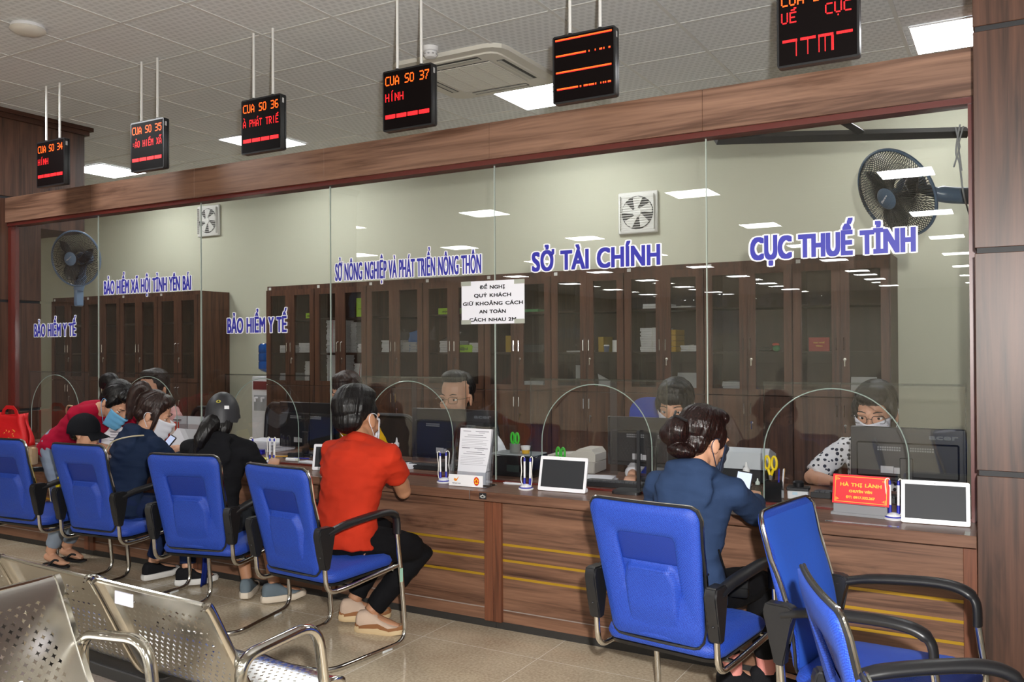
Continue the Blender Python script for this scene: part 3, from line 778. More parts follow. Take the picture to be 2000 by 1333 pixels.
t = thing('paper_roll', 'white paper roll standing on the middle shelf', 'paper roll', (CX[5] + CW / 2 + .22, CB + .12, 1.4905)); b = MB(); b.lathe([(.012, 0), (.04, 0), (.04, .10), (.012, .10)], n=20); b.build('roll', M_white, t)
t = thing('paper_cup', 'blue and white paper cup beside the white roll', 'cup', (CX[5] + CW / 2 + .11, CB + .1, 1.4905)); b = MB(); b.lathe([(0, 0), (.038, 0), (.045, .05), (0, .05)], n=18); b.build('cup', mat('slate blue cup', '6a7290', .5), t)
b = MB(); b.lathe([(.0, .0505), (.047, .0505), (.04, .062), (0, .062)], n=18); b.build('lid', M_white, t)
def plaque(k, px, z, label, txts):
    t = thing('red_plaque', label, 'plaque', (CX[k] + CW / 2 + px, CB + .02, z + .001), 0, 'red plaques in the cabinets')
    b = MB(); b.box(-.075, .075, 0, .01, 0, .105, .002); b.build('board', mat('red plaque', 'a02022', .4), t, smooth=0); q = None
    for (s_, w_, h, zz) in txts:
        u = xform(letters(s_, w_, h, .0006, .001, True), Matrix.Translation((0, -.001, zz))); q = u if q is None else join(q, u)
    q.build('gold_text', mat('gold print', 'd8b040', .5), t, smooth=0, norm=False)
plaque(6, -.0, 1.18, 'red plaque lettered SỞ TÀI CHÍNH behind the clerk with a fringe', [('QUẦY SỐ', .05, .009, .065), ('SỞ TÀI CHÍNH', .11, .013, .038), ('- - - - -', .08, .006, .015)])
plaque(8, -.16, 1.49, 'small dark red plaque on the middle shelf of the rightmost cabinet', [('CỤC THUẾ', .08, .01, .06), ('TỈNH', .05, .01, .035)])
t = thing('document_sheet', 'grey sheet leaning in the lower right of the folder cabinet', 'paper', (CX[6] + CW / 2 + .17, CB + .1, 1.1805)); b = MB(); b.box(-.1, .1, 0, .003, 0, .14, 0, Matrix.Rotation(R(-12), 4, 'X')); b.build('sheet', M_paper2, t, smooth=0)
t = thing('document_sheet', 'white sheet standing at the foot of the rightmost cabinet', 'paper', (CX[8] + CW / 2 + .14, CB + .1, 1.1805)); b = MB(); b.box(-.09, .09, 0, .003, 0, .12, 0, Matrix.Rotation(R(-12), 4, 'X')); b.build('sheet', M_paper, t, smooth=0)
t = thing('document_sheet', 'curled white sheet below the white paper roll', 'paper', (CX[5] + CW / 2 + .1, CB + .1, 1.1805)); b = MB(); b.grid(lambda u, v: Vector((-.06 + .12 * u - .03 * v * v, .02 + .06 * v, .12 * v * (1 - .5 * u))), 6, 8); b.build('sheet', M_paper, t, thick=.002)
t = thing('document_sheet', 'grey paper pinned inside the cabinet below the SỞ TÀI CHÍNH lettering', 'paper', (CX[5] + CW / 2 - .22, CB + .3, 1.2505)); b = MB(); b.box(-.04, .04, 0, .002, 0, .12); b.build('sheet', M_paper2, t, smooth=0)
t = thing('document_sheet', 'pale sheet standing at the foot of the lime box cabinet', 'paper', (CX[3] + CW / 2 + .24, CB + .2, 1.1805)); b = MB(); b.box(-.04, .04, 0, .003, 0, .2, 0, Matrix.Rotation(R(-8), 4, 'X')); b.build('sheet', M_paper2, t, smooth=0)
t = thing('plastic_bag', 'blue plastic bag draped over the curled papers', 'plastic bag', (CX[2] + CW / 2 + .17, CB + .12, 1.605))
b = MB(); b.grid(lambda u, v: Vector((-.05 + .1 * u + .008 * math.sin(9 * v), -.06 + .08 * math.sin(PI * u), -.11 + .2 * v + .012 * math.sin(7 * u + 5 * v))), 10, 12); b.build('film', mat('blue plastic film', '3a6fb4', .3), t, thick=.003)
t = thing('clear_folder', 'clear plastic folder tilted over the white papers by the notice', 'folder', (CX[3] + CW / 2 - .10, CB + .06, 1.603))
b = MB(); b.box(-.11, .11, 0, .2, 0, .004, 0, Matrix.Rotation(R(-22), 4, 'Y') @ Matrix.Translation((0.02, 0, .035))); b.build('sheet', glass('folder film', (.6, .6, .6), 2.5, 1.5, .1), t, smooth=0)
t = thing('key_bunch', 'green and red tags on a bunch in the cabinet under THUẾ', 'keys', (CX[7] + CW / 2 + .16, CB + .05, 1.4905)); b = MB(); b.ell((-.04, 0, .02), (.05, .03, .018)); b.build('pouch', M_blackp, t)
b = MB(); b.ell((.05, -.02, .025), (.03, .02, .025)); b.build('green_tag', mat('tag green', '2f7a4a', .5), t); b = MB(); b.ell((.045, -.02, .055), (.028, .012, .012)); b.build('red_tag', mat('tag red', 'c24a32', .5), t)
# ---- water dispenser
t = thing('water_dispenser', 'white floor-standing water dispenser with a red control strip', 'water dispenser', (-7.115, 2.70, 0))
b = MB(); b.box(-.14, .14, -.15, .16, .01, 1.235, .012); b.build('body', mat('dispenser white', 'd3d4d6', .35), t)
b = MB(); b.box(-.11, .09, -.153, -.1505, 1.09, 1.18); b.build('control_strip', mat('dark red strip', '6d2426', .4), t, smooth=0)
b = MB(); b.box(-.10, .10, -.152, -.1505, .86, 1.03); b.build('alcove', mat('alcove grey', '9b9d9f', .5), t, smooth=0)
for x in (-.05, .05):
    b = MB(); b.cyl((x, -.15, 1.0), (x, -.19, 1.0), .012, 10); b.cyl((x, -.185, 1.0), (x, -.185, .96), .01, 10); b.build('tap', M_white, t)
t = thing('water_bottle', 'blue water bottle standing upside down on the dispenser', 'water bottle', (-7.115, 2.70, 1.236))
b = MB(); b.lathe([(0, 0), (.03, 0), (.035, .03), (.10, .055), (.13, .08), (.13, .15), (.124, .16), (.13, .17), (.13, .24), (.124, .25), (.13, .26), (.13, .33), (.11, .355), (0, .36)], n=24); b.build('bottle', mat('blue bottle plastic', '1c57a8', .15, trans=.35), t)

# ================================================================ BLUE VISITOR CHAIRS
def fabric(name, c1, c2, scale=260):
    m, n, b = nt(name)
    tc = n.nodes.new('ShaderNodeTexCoord')
    mp = n.nodes.new('ShaderNodeMapping'); mp.inputs['Rotation'].default_value = (.6, .5, .785); mp.inputs['Scale'].default_value = (scale,) * 3
    vo = n.nodes.new('ShaderNodeTexVoronoi'); vo.inputs['Scale'].default_value = 1.; vo.inputs['Randomness'].default_value = .25
    rp = n.nodes.new('ShaderNodeValToRGB'); e = rp.color_ramp.elements
    e[0].position = .2; e[0].color = lin(c2); e[1].position = .62; e[1].color = lin(c1)
    n.links.new(tc.outputs['Object'], mp.inputs['Vector']); n.links.new(mp.outputs['Vector'], vo.inputs['Vector'])
    n.links.new(vo.outputs['Distance'], rp.inputs['Fac']); n.links.new(rp.outputs['Color'], b.inputs['Base Color'])
    bp = n.nodes.new('ShaderNodeBump'); bp.inputs['Strength'].default_value = .25; bp.inputs['Distance'].default_value = .003
    n.links.new(vo.outputs['Distance'], bp.inputs['Height']); n.links.new(bp.outputs['Normal'], b.inputs['Normal'])
    b.inputs['Roughness'].default_value = .6; b.inputs['Sheen Weight'].default_value = .25
    b.inputs['Sheen Tint'].default_value = lin('4a70d0')
    return m
M_blue_f = fabric('blue chair fabric', '102c88', '2854ba')
def net(name, col, scale, solid):
    m, n, b = nt(name)
    tc = n.nodes.new('ShaderNodeTexCoord'); mp = n.nodes.new('ShaderNodeMapping'); mp.inputs['Scale'].default_value = (scale,) * 3; mp.inputs['Rotation'].default_value = (.4, .3, .785)
    vo = n.nodes.new('ShaderNodeTexVoronoi'); vo.inputs['Scale'].default_value = 1.; vo.inputs['Randomness'].default_value = .15
    lt = n.nodes.new('ShaderNodeMath'); lt.operation = 'GREATER_THAN'; lt.inputs[1].default_value = solid
    n.links.new(tc.outputs['Object'], mp.inputs['Vector']); n.links.new(mp.outputs['Vector'], vo.inputs['Vector']); n.links.new(vo.outputs['Distance'], lt.inputs[0])
    n.links.new(lt.outputs[0], b.inputs['Alpha'])
    b.inputs['Base Color'].default_value = lin(col); b.inputs['Roughness'].default_value = .6
    return m
M_net = net('blue chair net', '122f86', 330, .30)  # window mesh in darker blue: shade of the hollow back painted in
M_blue_n = net('blue front mesh', '2a58bd', 330, .22)  # same mesh in brighter blue, flash light on the front put into the colour
M_arm = mat('black arm plastic', '19191b', .38)
def back_y(z, x=0):
    """depth of the backrest surface: reclined, slightly hollow across, bent at the small of the back"""
    u = (z - .44) / .5
    return -.225 - .105 * max(0, u) ** 1.2 + .02 * math.sin(PI * min(1, max(0, u * 1.3))) - .28 * (.055 - x * x) * .9
def make_chair():
    t = bpy.data.objects.new('visitor_chair', None); COL.objects.link(t)
    hwid = lambda z: .188 + .038 * ((z - .44) / .5)          # half width grows to the top
    Z0, Z1 = .445, .968
    def frame_pt(u, v, off):
        """u across -1..1, v up 0..1, corners rounded by the outline"""
        z = Z0 + (Z1 - Z0) * v; return Vector((u * hwid(z), back_y(z, u * hwid(z)) + off, z))
    outer = [(p[0] / .5, p[1] + .5) for p in rrect(1, 1, .09, 5)]
    inner = [(p[0] / .5 * 1., p[1] + .575) for p in rrect(.54, .40, .05, 5)]
    N_ = len(outer)
    def path(poly, m_):
        """resample a closed 2D outline to m_ points"""
        L = [0]
        for i in range(len(poly)): L.append(L[-1] + math.hypot(poly[(i + 1) % len(poly)][0] - poly[i][0], poly[(i + 1) % len(poly)][1] - poly[i][1]))
        out = []; i = 0
        for k in range(m_):
            d = L[-1] * k / m_
            while L[i + 1] < d: i += 1
            f = (d - L[i]) / max(1e-9, L[i + 1] - L[i]); a, b_ = poly[i], poly[(i + 1) % len(poly)]
            out.append((a[0] + (b_[0] - a[0]) * f, a[1] + (b_[1] - a[1]) * f))
        return out
    # padded border: ring profile between outer and inner outline, thick in the middle
    rings = []
    prof = [(0, 0), (.04, .013), (.3, .019), (.8, .017), (.97, .008), (1, 0), (.97, -.006), (.5, -.010), (.05, -.008)]
    for (f, o) in prof:
        rings.append([frame_pt(a[0] + (b_[0] - a[0]) * f, a[1] + (b_[1] - a[1]) * f, -o) for a, b_ in zip(outer, inner)])
    b = MB(); b.loft(rings, False, True); bk = b.build('backrest', M_blue_f, t, 180)
    b = MB(); b.grid(lambda u, v: frame_pt((u - .5) * 1.14, .37 + .415 * v, .002), 10, 8); b.build('mesh_window', M_net, bk, 180)
    b = MB(); b.grid(lambda u, v: frame_pt((u - .5) * 1.88, .035 + .93 * v, .0185 - .009 * (abs(u - .5) * 2) ** 4), 14, 14); b.build('front_fabric', M_blue_n, bk, 180)
    # lumbar pad rising out of the lower border
    def sm(x): x = min(1, max(0, x)); return x * x * (3 - 2 * x)
    def pad_pt(a, c):
        v = .03 + .54 * c
        W_ = .60 if v < .40 else .60 - .13 * sm((v - .40) / .17)
        u = (a - .5) * 2 * .70
        h = .032 * sm((W_ - abs(u)) / .13) * sm((.562 - v) / .045) * (.25 + .75 * sm((v - .05) / .22))
        return frame_pt(u, v, -(h + .002))
    b = MB(); b.grid(pad_pt, 36, 30); pd = b.build('lumbar_pad', M_blue_f, t, 180)
    b = MB(); b.prism(rrect(.13, .012, .0055, 3), lambda p, q, d: frame_pt(p / .2, .515 + q, -d), .029, .036); b.build('grip', M_blue_f, pd)
    po = path(outer, 60)
    b = MB(); b.tube([frame_pt(p[0] * 1.01, .5 + (p[1] - .5) * 1.012, -.001) for p in po], .0055, 6, True); b.build('back_trim', M_blackp, t)
    up = [p for p in po if p[1] > .42]
    i0 = max(range(len(up)), key=lambda i: math.hypot(up[i][0] - up[i - 1][0], up[i][1] - up[i - 1][1])); up = up[i0:] + up[:i0]
    b = MB(); b.tube([frame_pt(p[0] * 1.02, .5 + (p[1] - .5) * 1.02, .006) for p in up], .0052, 6); b.build('chrome_trim', M_chrome, t)
    # seat: thick pad with a rounded waterfall front, on a chrome pan
    def seat_ring(z, g, fr):
        o = []
        for (x, y) in rrect(.47 * g, .47 * g, .07, 4): o.append(Vector((x * (1 + .05 * (y + .2)), y + .01, z + .012 * math.cos(x * 6) + (.012 if y > .1 else 0) - (fr * max(0, y - .14)))))
        return o
    b = MB(); b.loft([seat_ring(.405, .9, .1), seat_ring(.408, 1.0, .1), seat_ring(.43, 1.03, .12), seat_ring(.452, 1.0, .15), seat_ring(.463, .9, .18), seat_ring(.468, .5, .18)]); b.build('seat', M_blue_f, t, 180)
    b = MB(); b.loft([seat_ring(.385, .86, .1), seat_ring(.388, .97, .1), seat_ring(.402, .99, .1), seat_ring(.404, .9, .1)]); b.build('seat_pan', mat('dark seat pan', '2c2b2b', .3, .6), t, 60)
    for s_ in (-1, 1):
        x = .262 * s_
        side = fillet([(x * .95, -.262, .60), (x * .95, -.255, .50), (x * .95, -.245, .372), (x * .95, -.10, .375), (x * 1.02, .235, .415)], [.05, .09, .05], 6)
        b = MB(); b.tube(side, .0115, 10); b.build('side_tube', M_chrome, t)
        leg = fillet([(x * 1.04, .215, .60), (x * 1.04, .255, .30), (x * 1.04, .285, .013), (x * 1.02, -.26, .013), (.06 * s_, -.30, .013), (0, -.30, .013)], [.0, .09, .10, .02], 7)
        b = MB(); b.tube(leg, .0125, 10); lg = b.build('leg', M_chrome, t)
        b = MB(); b.box(x * 1.04 - .014, x * 1.04 + .014, .10, .17, 0, .012, .003); b.build('foot_glide', mat('clear glide', 'cfd2d2', .3), lg)
        b = MB(); b.box(x * 1.04 + s_ * .0125, x * 1.04 + s_ * .0135, .225, .247, .33, .40); b.build('label_strip', mat('mint label', '9cc9b4', .5), lg, smooth=0)
        # arm: bracket at the back, flat arm rising slightly forward, curving down to the leg
        pts = spline([(x * .95, -.245, .655), (x * 1.0, -.14, .682), (x * 1.04, .0, .698), (x * 1.06, .11, .703), (x * 1.05, .18, .69), (x * 1.04, .213, .655), (x * 1.04, .217, .58)], 5)
        b = MB(); b.tube(pts, [.027] * 5 + [.030] * (len(pts) - 13) + [.024] * 8, 12, False, .6, (0, 0, 1)); 
        ar = b.build('armrest', M_arm, t, 60)
        b = MB(); b.prism([(-.30, .69), (-.222, .69), (-.20, .675), (-.215, .63), (-.235, .56), (-.238, .49), (-.272, .49), (-.285, .56), (-.31, .655)], lambda y, z, d: Vector((x * .945 + d, y, z)), -.024, .024)
        bmesh.ops.bevel(b.bm, geom=list(b.bm.edges), offset=.006, segments=2, affect='EDGES'); br_ = b.build('arm_bracket', M_arm, t, 40)
        b = MB()
        for z in (.66, .55): b.ell((x * .945 + .001 * s_, -.290 if z > .6 else -.279, z), (.006, .01, .006))
        b.build('bolt', M_blackp, br_)
    b = MB(); b.tube([(-.25, .21, .395), (.25, .21, .395)], .009, 8); b.tube([(-.24, -.1, .378), (.24, -.1, .378)], .009, 8); b.build('cross_tube', M_chrome, t)
    return t
chair0 = make_chair()
CHAIRS = [(-5.63, -.79, R(5), 'blue mesh chair at the far left, cut by the picture edge'),
          (-4.87, -.77, R(5), 'blue mesh chair of the ponytailed woman in the navy hoodie'),
          (-3.93, -.83, R(13), 'blue mesh chair of the customer wearing the helmet'),
          (-3.05, -.92, R(-5), 'blue mesh chair carrying the man in the red polo'),
          (-1.13, -1.01, R(-8), 'blue mesh chair of the woman with the hair bun'),
          (-.38, -1.20, R(-100), 'empty blue chair turned sideways before the right counter end'),
          (-.089, -2.067, R(-68), 'empty blue chair in front of the sideways one, its back seen edge-on'),
          (.16, -2.79, R(-68), 'blue chair at the bottom edge showing only the top of its back')]
for i, (x, y, rz, lb) in enumerate(CHAIRS):
    o = chair0 if i == 0 else copy_tree(chair0)
    o.location = (x, y, 0); o.rotation_euler = (0, 0, rz); tag(o, lb, 'chair', 'blue visitor chairs')

# ================================================================ STEEL WAITING BENCHES
def steel_mat():
    m, n, b = nt('perforated stainless steel')
    tc = n.nodes.new('ShaderNodeTexCoord'); sp = n.nodes.new('ShaderNodeSeparateXYZ'); n.links.new(tc.outputs['UV'], sp.inputs[0])
    def M(op, a, v=None, c=None):
        q = n.nodes.new('ShaderNodeMath'); q.operation = op
        for i, k in enumerate((a, v, c)):
            if k is None: continue
            if isinstance(k, (int, float)): q.inputs[i].default_value = k
            else: n.links.new(k, q.inputs[i])
        return q.outputs[0]
    P_ = .030
    U, V = sp.outputs[0], sp.outputs[1]
    row = M('FLOOR', M('DIVIDE', V, P_ * .72))
    uu = M('ADD', M('DIVIDE', U, P_), M('MULTIPLY', M('MODULO', row, 2.), .5))
    fx = M('MULTIPLY', M('SUBTRACT', M('FRACT', uu), .5), P_); fy = M('MULTIPLY', M('SUBTRACT', M('FRACT', M('DIVIDE', V, P_ * .72)), .5), P_ * .72)
    ax, ay = M('ABSOLUTE', fx), M('ABSOLUTE', fy)
    # four-pointed star hole
    st = M('LESS_THAN', M('ADD', M('SQRT', ax), M('SQRT', ay)), .112)
    # only inside the field: UV carries metres from the panel centre; a second map marks the field limits
    uv2 = n.nodes.new('ShaderNodeUVMap'); uv2.uv_map = 'field'; s2 = n.nodes.new('ShaderNodeSeparateXYZ'); n.links.new(uv2.outputs[0], s2.inputs[0])
    inside = M('MULTIPLY', M('LESS_THAN', M('ABSOLUTE', s2.outputs[0]), 1.), M('LESS_THAN', M('ABSOLUTE', s2.outputs[1]), 1.))
    hole = M('MULTIPLY', st, inside)
    n.links.new(M('SUBTRACT', 1., hole), b.inputs['Alpha'])
    b.inputs['Base Color'].default_value = lin('d9d7d2'); b.inputs['Metallic'].default_value = 1.; b.inputs['Roughness'].default_value = .22
    return m
M_steelp = steel_mat()
M_inox = mat('polished stainless tube', 'd6d3cc', .12, 1.)
def make_bench_seat():
    """one place of the bench, x across, y the way the sitter faces; curved perforated shell"""
    t = None
    W_ = .275
    # side profile (y, z) from the top of the back to the front of the seat
    pr = spline([(-.335, .80), (-.318, .785), (-.285, .68), (-.245, .56), (-.205, .47), (-.155, .425), (-.08, .413), (.05, .425), (.15, .432), (.20, .42), (.212, .395)], 5)
    L = [0]
    for i in range(1, len(pr)): L.append(L[-1] + (Vector(pr[i] + (0,) if False else (pr[i][0], pr[i][1], 0)) - Vector((pr[i - 1][0], pr[i - 1][1], 0))).length)
    return pr, L, W_
def bench(name, loc, rz, n_seats, label, arms):
    t = thing(name, label, 'bench', loc, rz, 'steel waiting benches')
    pr = [(p.x, p.y) for p in spline([(-.345, .795, 0), (-.335, .80, 0), (-.318, .775, 0), (-.27, .68, 0), (-.21, .56, 0), (-.16, .47, 0), (-.115, .43, 0), (-.05, .415, 0), (.05, .425, 0), (.15, .432, 0), (.20, .42, 0), (.212, .395, 0)], 4)]
    L = [0]
    for i in range(1, len(pr)): L.append(L[-1] + math.hypot(pr[i][0] - pr[i - 1][0], pr[i][1] - pr[i - 1][1]))
    W_ = .278
    for k in range(n_seats):
        cx = (k - (n_seats - 1) / 2) * .585
        b = MB(); uvl = b.bm.loops.layers.uv.new('UVMap'); fld = b.bm.loops.layers.uv.new('field')
        NX = 14; vs = []
        for i, (y, z) in enumerate(pr):
            row = []
            for j in range(NX + 1):
                u = -1 + 2 * j / NX; x = u * W_
                row.append(b.bm.verts.new((cx + x, y - .006 * (1 - u * u) * (1 if z > .5 else 0), z)))
            vs.append(row)
        for i in range(len(pr) - 1):
            for j in range(NX):
                f = b.bm.faces.new((vs[i][j], vs[i][j + 1], vs[i + 1][j + 1], vs[i + 1][j]))
                for lp, (a, c) in zip(f.loops, ((i, j), (i, j + 1), (i + 1, j + 1), (i + 1, j))):
                    x = (-1 + 2 * c / NX) * W_; d = L[a]
                    lp[uvl].uv = (x + 2.0, d + 2.0)
                    if d < .47: q = (d - .245) / .165
                    else: q = (d - .67) / .14
                    lp[fld].uv = (x / .205, q)
        sh = b.build('seat_shell', M_steelp, t, 180, norm=False)
        for s_ in (-1, 1):                                    # folded side flanges
            b = MB(); b.loft([[Vector((cx + s_ * (W_ + dx), y + dy, z + dz)) for dx, dy, dz in ((-.016, .003, .003), (.0, .005, .004), (.006, -.004, -.003), (0, -.016, -.012), (-.012, -.016, -.012))] for (y, z) in pr[1:]]); b.build('side_flange', M_inox, sh, 60)
        b = MB(); b.tube([(cx - W_ + .02, -.342, .797), (cx + W_ - .02, -.342, .797)], .008, 8); b.build('top_roll', M_inox, sh)
    ln = n_seats * .585 / 2
    b = MB(); b.box(-ln, ln, -.13, -.06, .355, .40, .004); b.build('beam', mat('bench beam', '4a4a4c', .35, .8), t)
    for s_ in (-1, 1):
        x = s_ * (ln - .45)
        b = MB(); b.tube([(x, -.095, .355), (x, -.095, .05)], .03, 10); b.tube(fillet([(x, -.34, .012), (x, -.28, .035), (x, -.095, .06), (x, .12, .035), (x, .18, .012)], .05), .022, 8); b.build('leg', M_inox, t)
    for a in arms:                                            # armrests: flattened tube loops between the places
        x = (a - n_seats / 2) * .585
        pts = fillet([(x, -.225, .40), (x, -.245, .62), (x, .07, .645), (x, .105, .40)], [.07, .09], 7)
        b = MB(); b.tube(pts, .021, 10, False, .8, (0, 0, 1)); am = b.build('armrest', M_inox, t, 60)
        b = MB(); b.ell((x, -.14, .39), (.03, .05, .055)); b.build('arm_bracket', M_blackp, am)
    return t
bt = bench('waiting_bench', (-3.14, -2.19, 0), R(-3), 4, 'perforated steel bench facing the counter, seen from behind', [4, 2])
b = MB(); b.box(.70, .79, -.3385, -.334, .735, .775, 0, Matrix.Rotation(R(0), 4, 'X')); b.build('sticker', mat('white sticker', 'd6d4e2', .5), bt, smooth=0)
bench('waiting_bench', (-2.33, -3.735, 0), R(-88), 4, 'nearest perforated steel bench at the lower left corner, facing right', [0, 2])

# ================================================================ THINGS ON THE COUNTER
TZ = .7605
M_mon = mat('monitor black', '1e1f22', .32); M_mon2 = mat('monitor back matt', '141517', .5); M_lab = mat('label silver', 'a9a9ab', .4)
def monitor(x, y, w_, h, zb, rz, label, brand=None):
    t = thing('monitor', label, 'monitor', (x, y, TZ), rz, 'computer monitors behind the glass')
    z0 = zb - TZ
    b = MB(); b.box(-w_ / 2, w_ / 2, 0, .022, z0, z0 + h, .004); scr = b.build('panel', M_mon, t)
    b = MB(); b.box(-w_ / 2 + .012, w_ / 2 - .012, .0221, .0235, z0 + .02, z0 + h - .012); b.build('screen', mat('lit screen', '20242c', .2, emit='9fb4d0', estr=.5), t, smooth=0)
    b = MB(); b.box(-w_ / 2 + .03, w_ / 2 - .03, -.02, -.0005, z0 + .02, z0 + h - .075, .008); bk = b.build('back_shell', M_mon2, t)
    b = MB()
    for k in range(10):
        for s_ in (-1, 1):
            for q in range(2): b.box(s_ * (w_ / 2 - .19) + .011 * k - .06, s_ * (w_ / 2 - .19) + .011 * k - .0515, -.0212, -.0201, z0 + h - .105 - .012 * q, z0 + h - .097 - .012 * q)
    b.build('vents', mat('vent grey', '77797b', .5), bk, smooth=0)
    b = MB(); b.box(-.12, -.06, -.0212, -.0202, z0 + .04, z0 + .075); b.box(-.058, -.03, -.0212, -.0202, z0 + .04, z0 + .07); b.build('type_label', M_lab, bk, smooth=0)
    if brand:
        q = xform(letters(brand, .13, .028, .002, .001, True), Matrix.Translation((w_ / 2 - .10, -.001, z0 + h - .055))); q.build('maker_mark', mat('dim mark', '5d6167', .35), scr, smooth=0, norm=False)
    b = MB(); b.box(-.03, .03, -.035, -.021, .012, z0 + .12, .003); b.build('stand', M_blackp, t)
    b = MB(); b.prism(rrect(.22, .17, .03, 3), lambda a, c, d: Vector((a, c - .0, d)), 0, .012); b.build('foot', M_blackp, t)
monitor(-4.465, .45, .57, .33, .81, 0, 'black monitor seen from behind through the arch right of the helmet')
monitor(-3.20, .45, .66, .33, .80, 0, 'black monitor seen from behind in front of the man with glasses', 'acer')
monitor(-1.815, .45, .57, .285, .838, 0, 'black monitor seen from behind in front of the clerk with a fringe')
monitor(-.475, .45, .53, .27, .85, 0, 'black monitor seen from behind in front of the woman in the dotted blouse', 'acer')
# ---- small customer tablets
M_tabw = mat('tablet white', 'e6e6ea', .35); M_tabs = mat('tablet dark screen', '2e2f32', .5, spec=.2)
def tablet(x, y, w_, h, rz, label):
    t = thing('tablet', label, 'tablet', (x, y, TZ), rz, 'white customer tablets')
    mx = Matrix.Rotation(R(-14), 4, 'X')
    b = MB(); b.prism(rrect(w_, h, .008, 3), lambda a, c, d: mx @ Vector((a, d, c + h / 2 + .002)), 0, .009); b.build('casing', M_tabw, t)
    b = MB(); b.box(-w_ / 2 + .015, w_ / 2 - .015, -.0008, -.0001, .022, h - .016, 0, mx); b.build('screen', M_tabs, t, smooth=0)
    b = MB(); b.ell((0, -.0006, h - .007), (.0016, .0006, .0016), mx, 8, 6); b.build('lens', M_blackp, t)
    b = MB(); b.cyl((-w_ / 2 + .004, .035, .0135), (w_ / 2 - .004, .035, .0135), .0115, 12); b.build('foot_roll', M_tabw, t)
tablet(-2.105, -.155, .278, .185, R(2), 'white framed tablet standing beside the pen stand, below the finance lettering')
tablet(-.305, -.165, .268, .185, R(4), 'white framed tablet at the right end beside the dark red frame')
tablet(-3.76, -.10, .25, .165, R(22), 'white framed tablet half hidden by the man in red')
# ---- pen stands
M_penb = mat('pen blue', '2328a0', .35); M_cord = mat('pen cord', 'e9e6de', .4)
def pen_stand(x, y, rz, label, n_=2):
    t = thing('pen_stand', label, 'pen stand', (x, y, TZ), rz, 'white and blue pen stands')
    b = MB(); b.lathe([(0, 0), (.040, 0), (.042, .006), (.036, .010), (0, .010)], n=24); b.build('base', M_white, t)
    b = MB(); b.lathe([(0, .0101), (.033, .0101), (.028, .022), (.012, .029), (0, .030)], n=20); dm = b.build('dome', M_white, t)
    b = MB(); b.tube([(.034 * math.cos(a), .034 * math.sin(a), .012) for a in [2 * PI * k / 24 for k in range(24)]], .0035, 6, True); b.build('blue_ring', M_penb, t)
    b = MB(); b.box(-.006, 0, -.0285, -.0265, .013, .020, 0, Matrix.Rotation(.5, 4, 'Y')); b.build('red_blue_mark', mat('mark red', 'b53042', .5), dm, smooth=0)
    for k in range(n_):
        px = (-.016 if k == 0 else .018) if n_ == 2 else 0
        b = MB(); b.tube([(px, .012, .013), (px, .014, .06)], [.008, .0065], 10); b.build('pen_cup', M_penb, t)
        b = MB(); b.tube([(px, .014, .0605), (px * 1.05, .016, .150)], .0056, 10); pn = b.build('pen', M_white, t)
        b = MB(); b.tube([(px * 1.05, .016, .1502), (px * 1.05, .016, .165), (px * 1.05, .016, .170)], [.0058, .0056, .003], 10); b.build('pen_cap', M_penb, pn)
        s_ = -1 if k == 0 else 1
        b = MB(); b.tube(spline([(px * 1.05, .016, .170), (px + s_ * .008, .014, .178), (px + s_ * .019, .01, .165), (px + s_ * .014, .006, .10), (px + s_ * .017, .004, .05), (px + s_ * .006, .01, .012)], 5), .0024, 6); b.build('coiled_cord', M_cord, t)
pen_stand(-4.44, -.12, .2, 'pen stand with a single pen beside the helmeted customer', 1)
pen_stand(-4.335, -.05, .1, 'pen stand with two pens above the red man\'s chair back')
pen_stand(-2.845, -.175, .9, 'pen stand left of the leaflet holder')
pen_stand(-2.31, -.17, 0, 'pen stand between leaflet holder and tablet')
pen_stand(-.475, -.115, 0, 'pen stand between red name plate and tablet')
pen_stand(-3.36, .02, .4, 'pen stand just past the red shirted man\'s arm', 1)
# ---- leaflet holder
M_clear = glass('clear perspex', (.88, .89, .9), 2.0, 1.49)
t = thing('leaflet_holder', 'clear perspex leaflet holder full of printed white forms', 'leaflet holder', (-2.645, -.17, TZ), R(3))
mx = Matrix.Rotation(R(-9), 4, 'X')
b = MB(); b.box(-.115, .115, .0, .0025, .002, .33, 0, mx); b.box(-.118, .118, -.075, -.073, 0, .085); b.box(-.118, -.1155, -.073, .0, .002, .09); b.box(.1155, .118, -.073, .0, .002, .09)
for s_ in (-1, 1): b.prism([(-.072, .085), (.0, .085), (.045, .32), (.03, .32)], lambda y, z, d: Vector((s_ * (.116 + d), y, z)), 0, .002)
b.box(-.118, .118, -.073, .06, 0, .002); b.build('pocket', M_clear, t, smooth=0)
b = MB(); b.box(-.10, .10, -.022, -.001, .004, .315, 0, mx); fm = b.build('forms', M_paper, t, smooth=0)
b = MB(); q = random.Random(3)
for z0 in (.09, .185):
    b.box(-.08, -.03, -.0228, -.0221, z0 + .112, z0 + .116, 0, mx); b.box(.0, .085, -.0228, -.0221, z0 + .112, z0 + .116, 0, mx); b.box(.02, .06, -.0228, -.0221, z0 + .104, z0 + .107, 0, mx)
    b.box(-.05, .05, -.0228, -.0221, z0 + .09, z0 + .0935, 0, mx); b.box(-.07, .07, -.0228, -.0221, z0 + .08, z0 + .083, 0, mx)
    for k in range(6): b.box(-.085, .085 - q.random() * .04, -.0228, -.0221, z0 + .066 - .009 * k, z0 + .0675 - .009 * k, 0, mx)
b.build('print_lines', mat('grey print', '8a8a92', .7), fm, smooth=0)
b = MB(); b.box(-.117, .10, -.0768, -.0752, .002, .066); cd_ = b.build('front_card', mat('card white', 'ececee', .5), t, smooth=0)
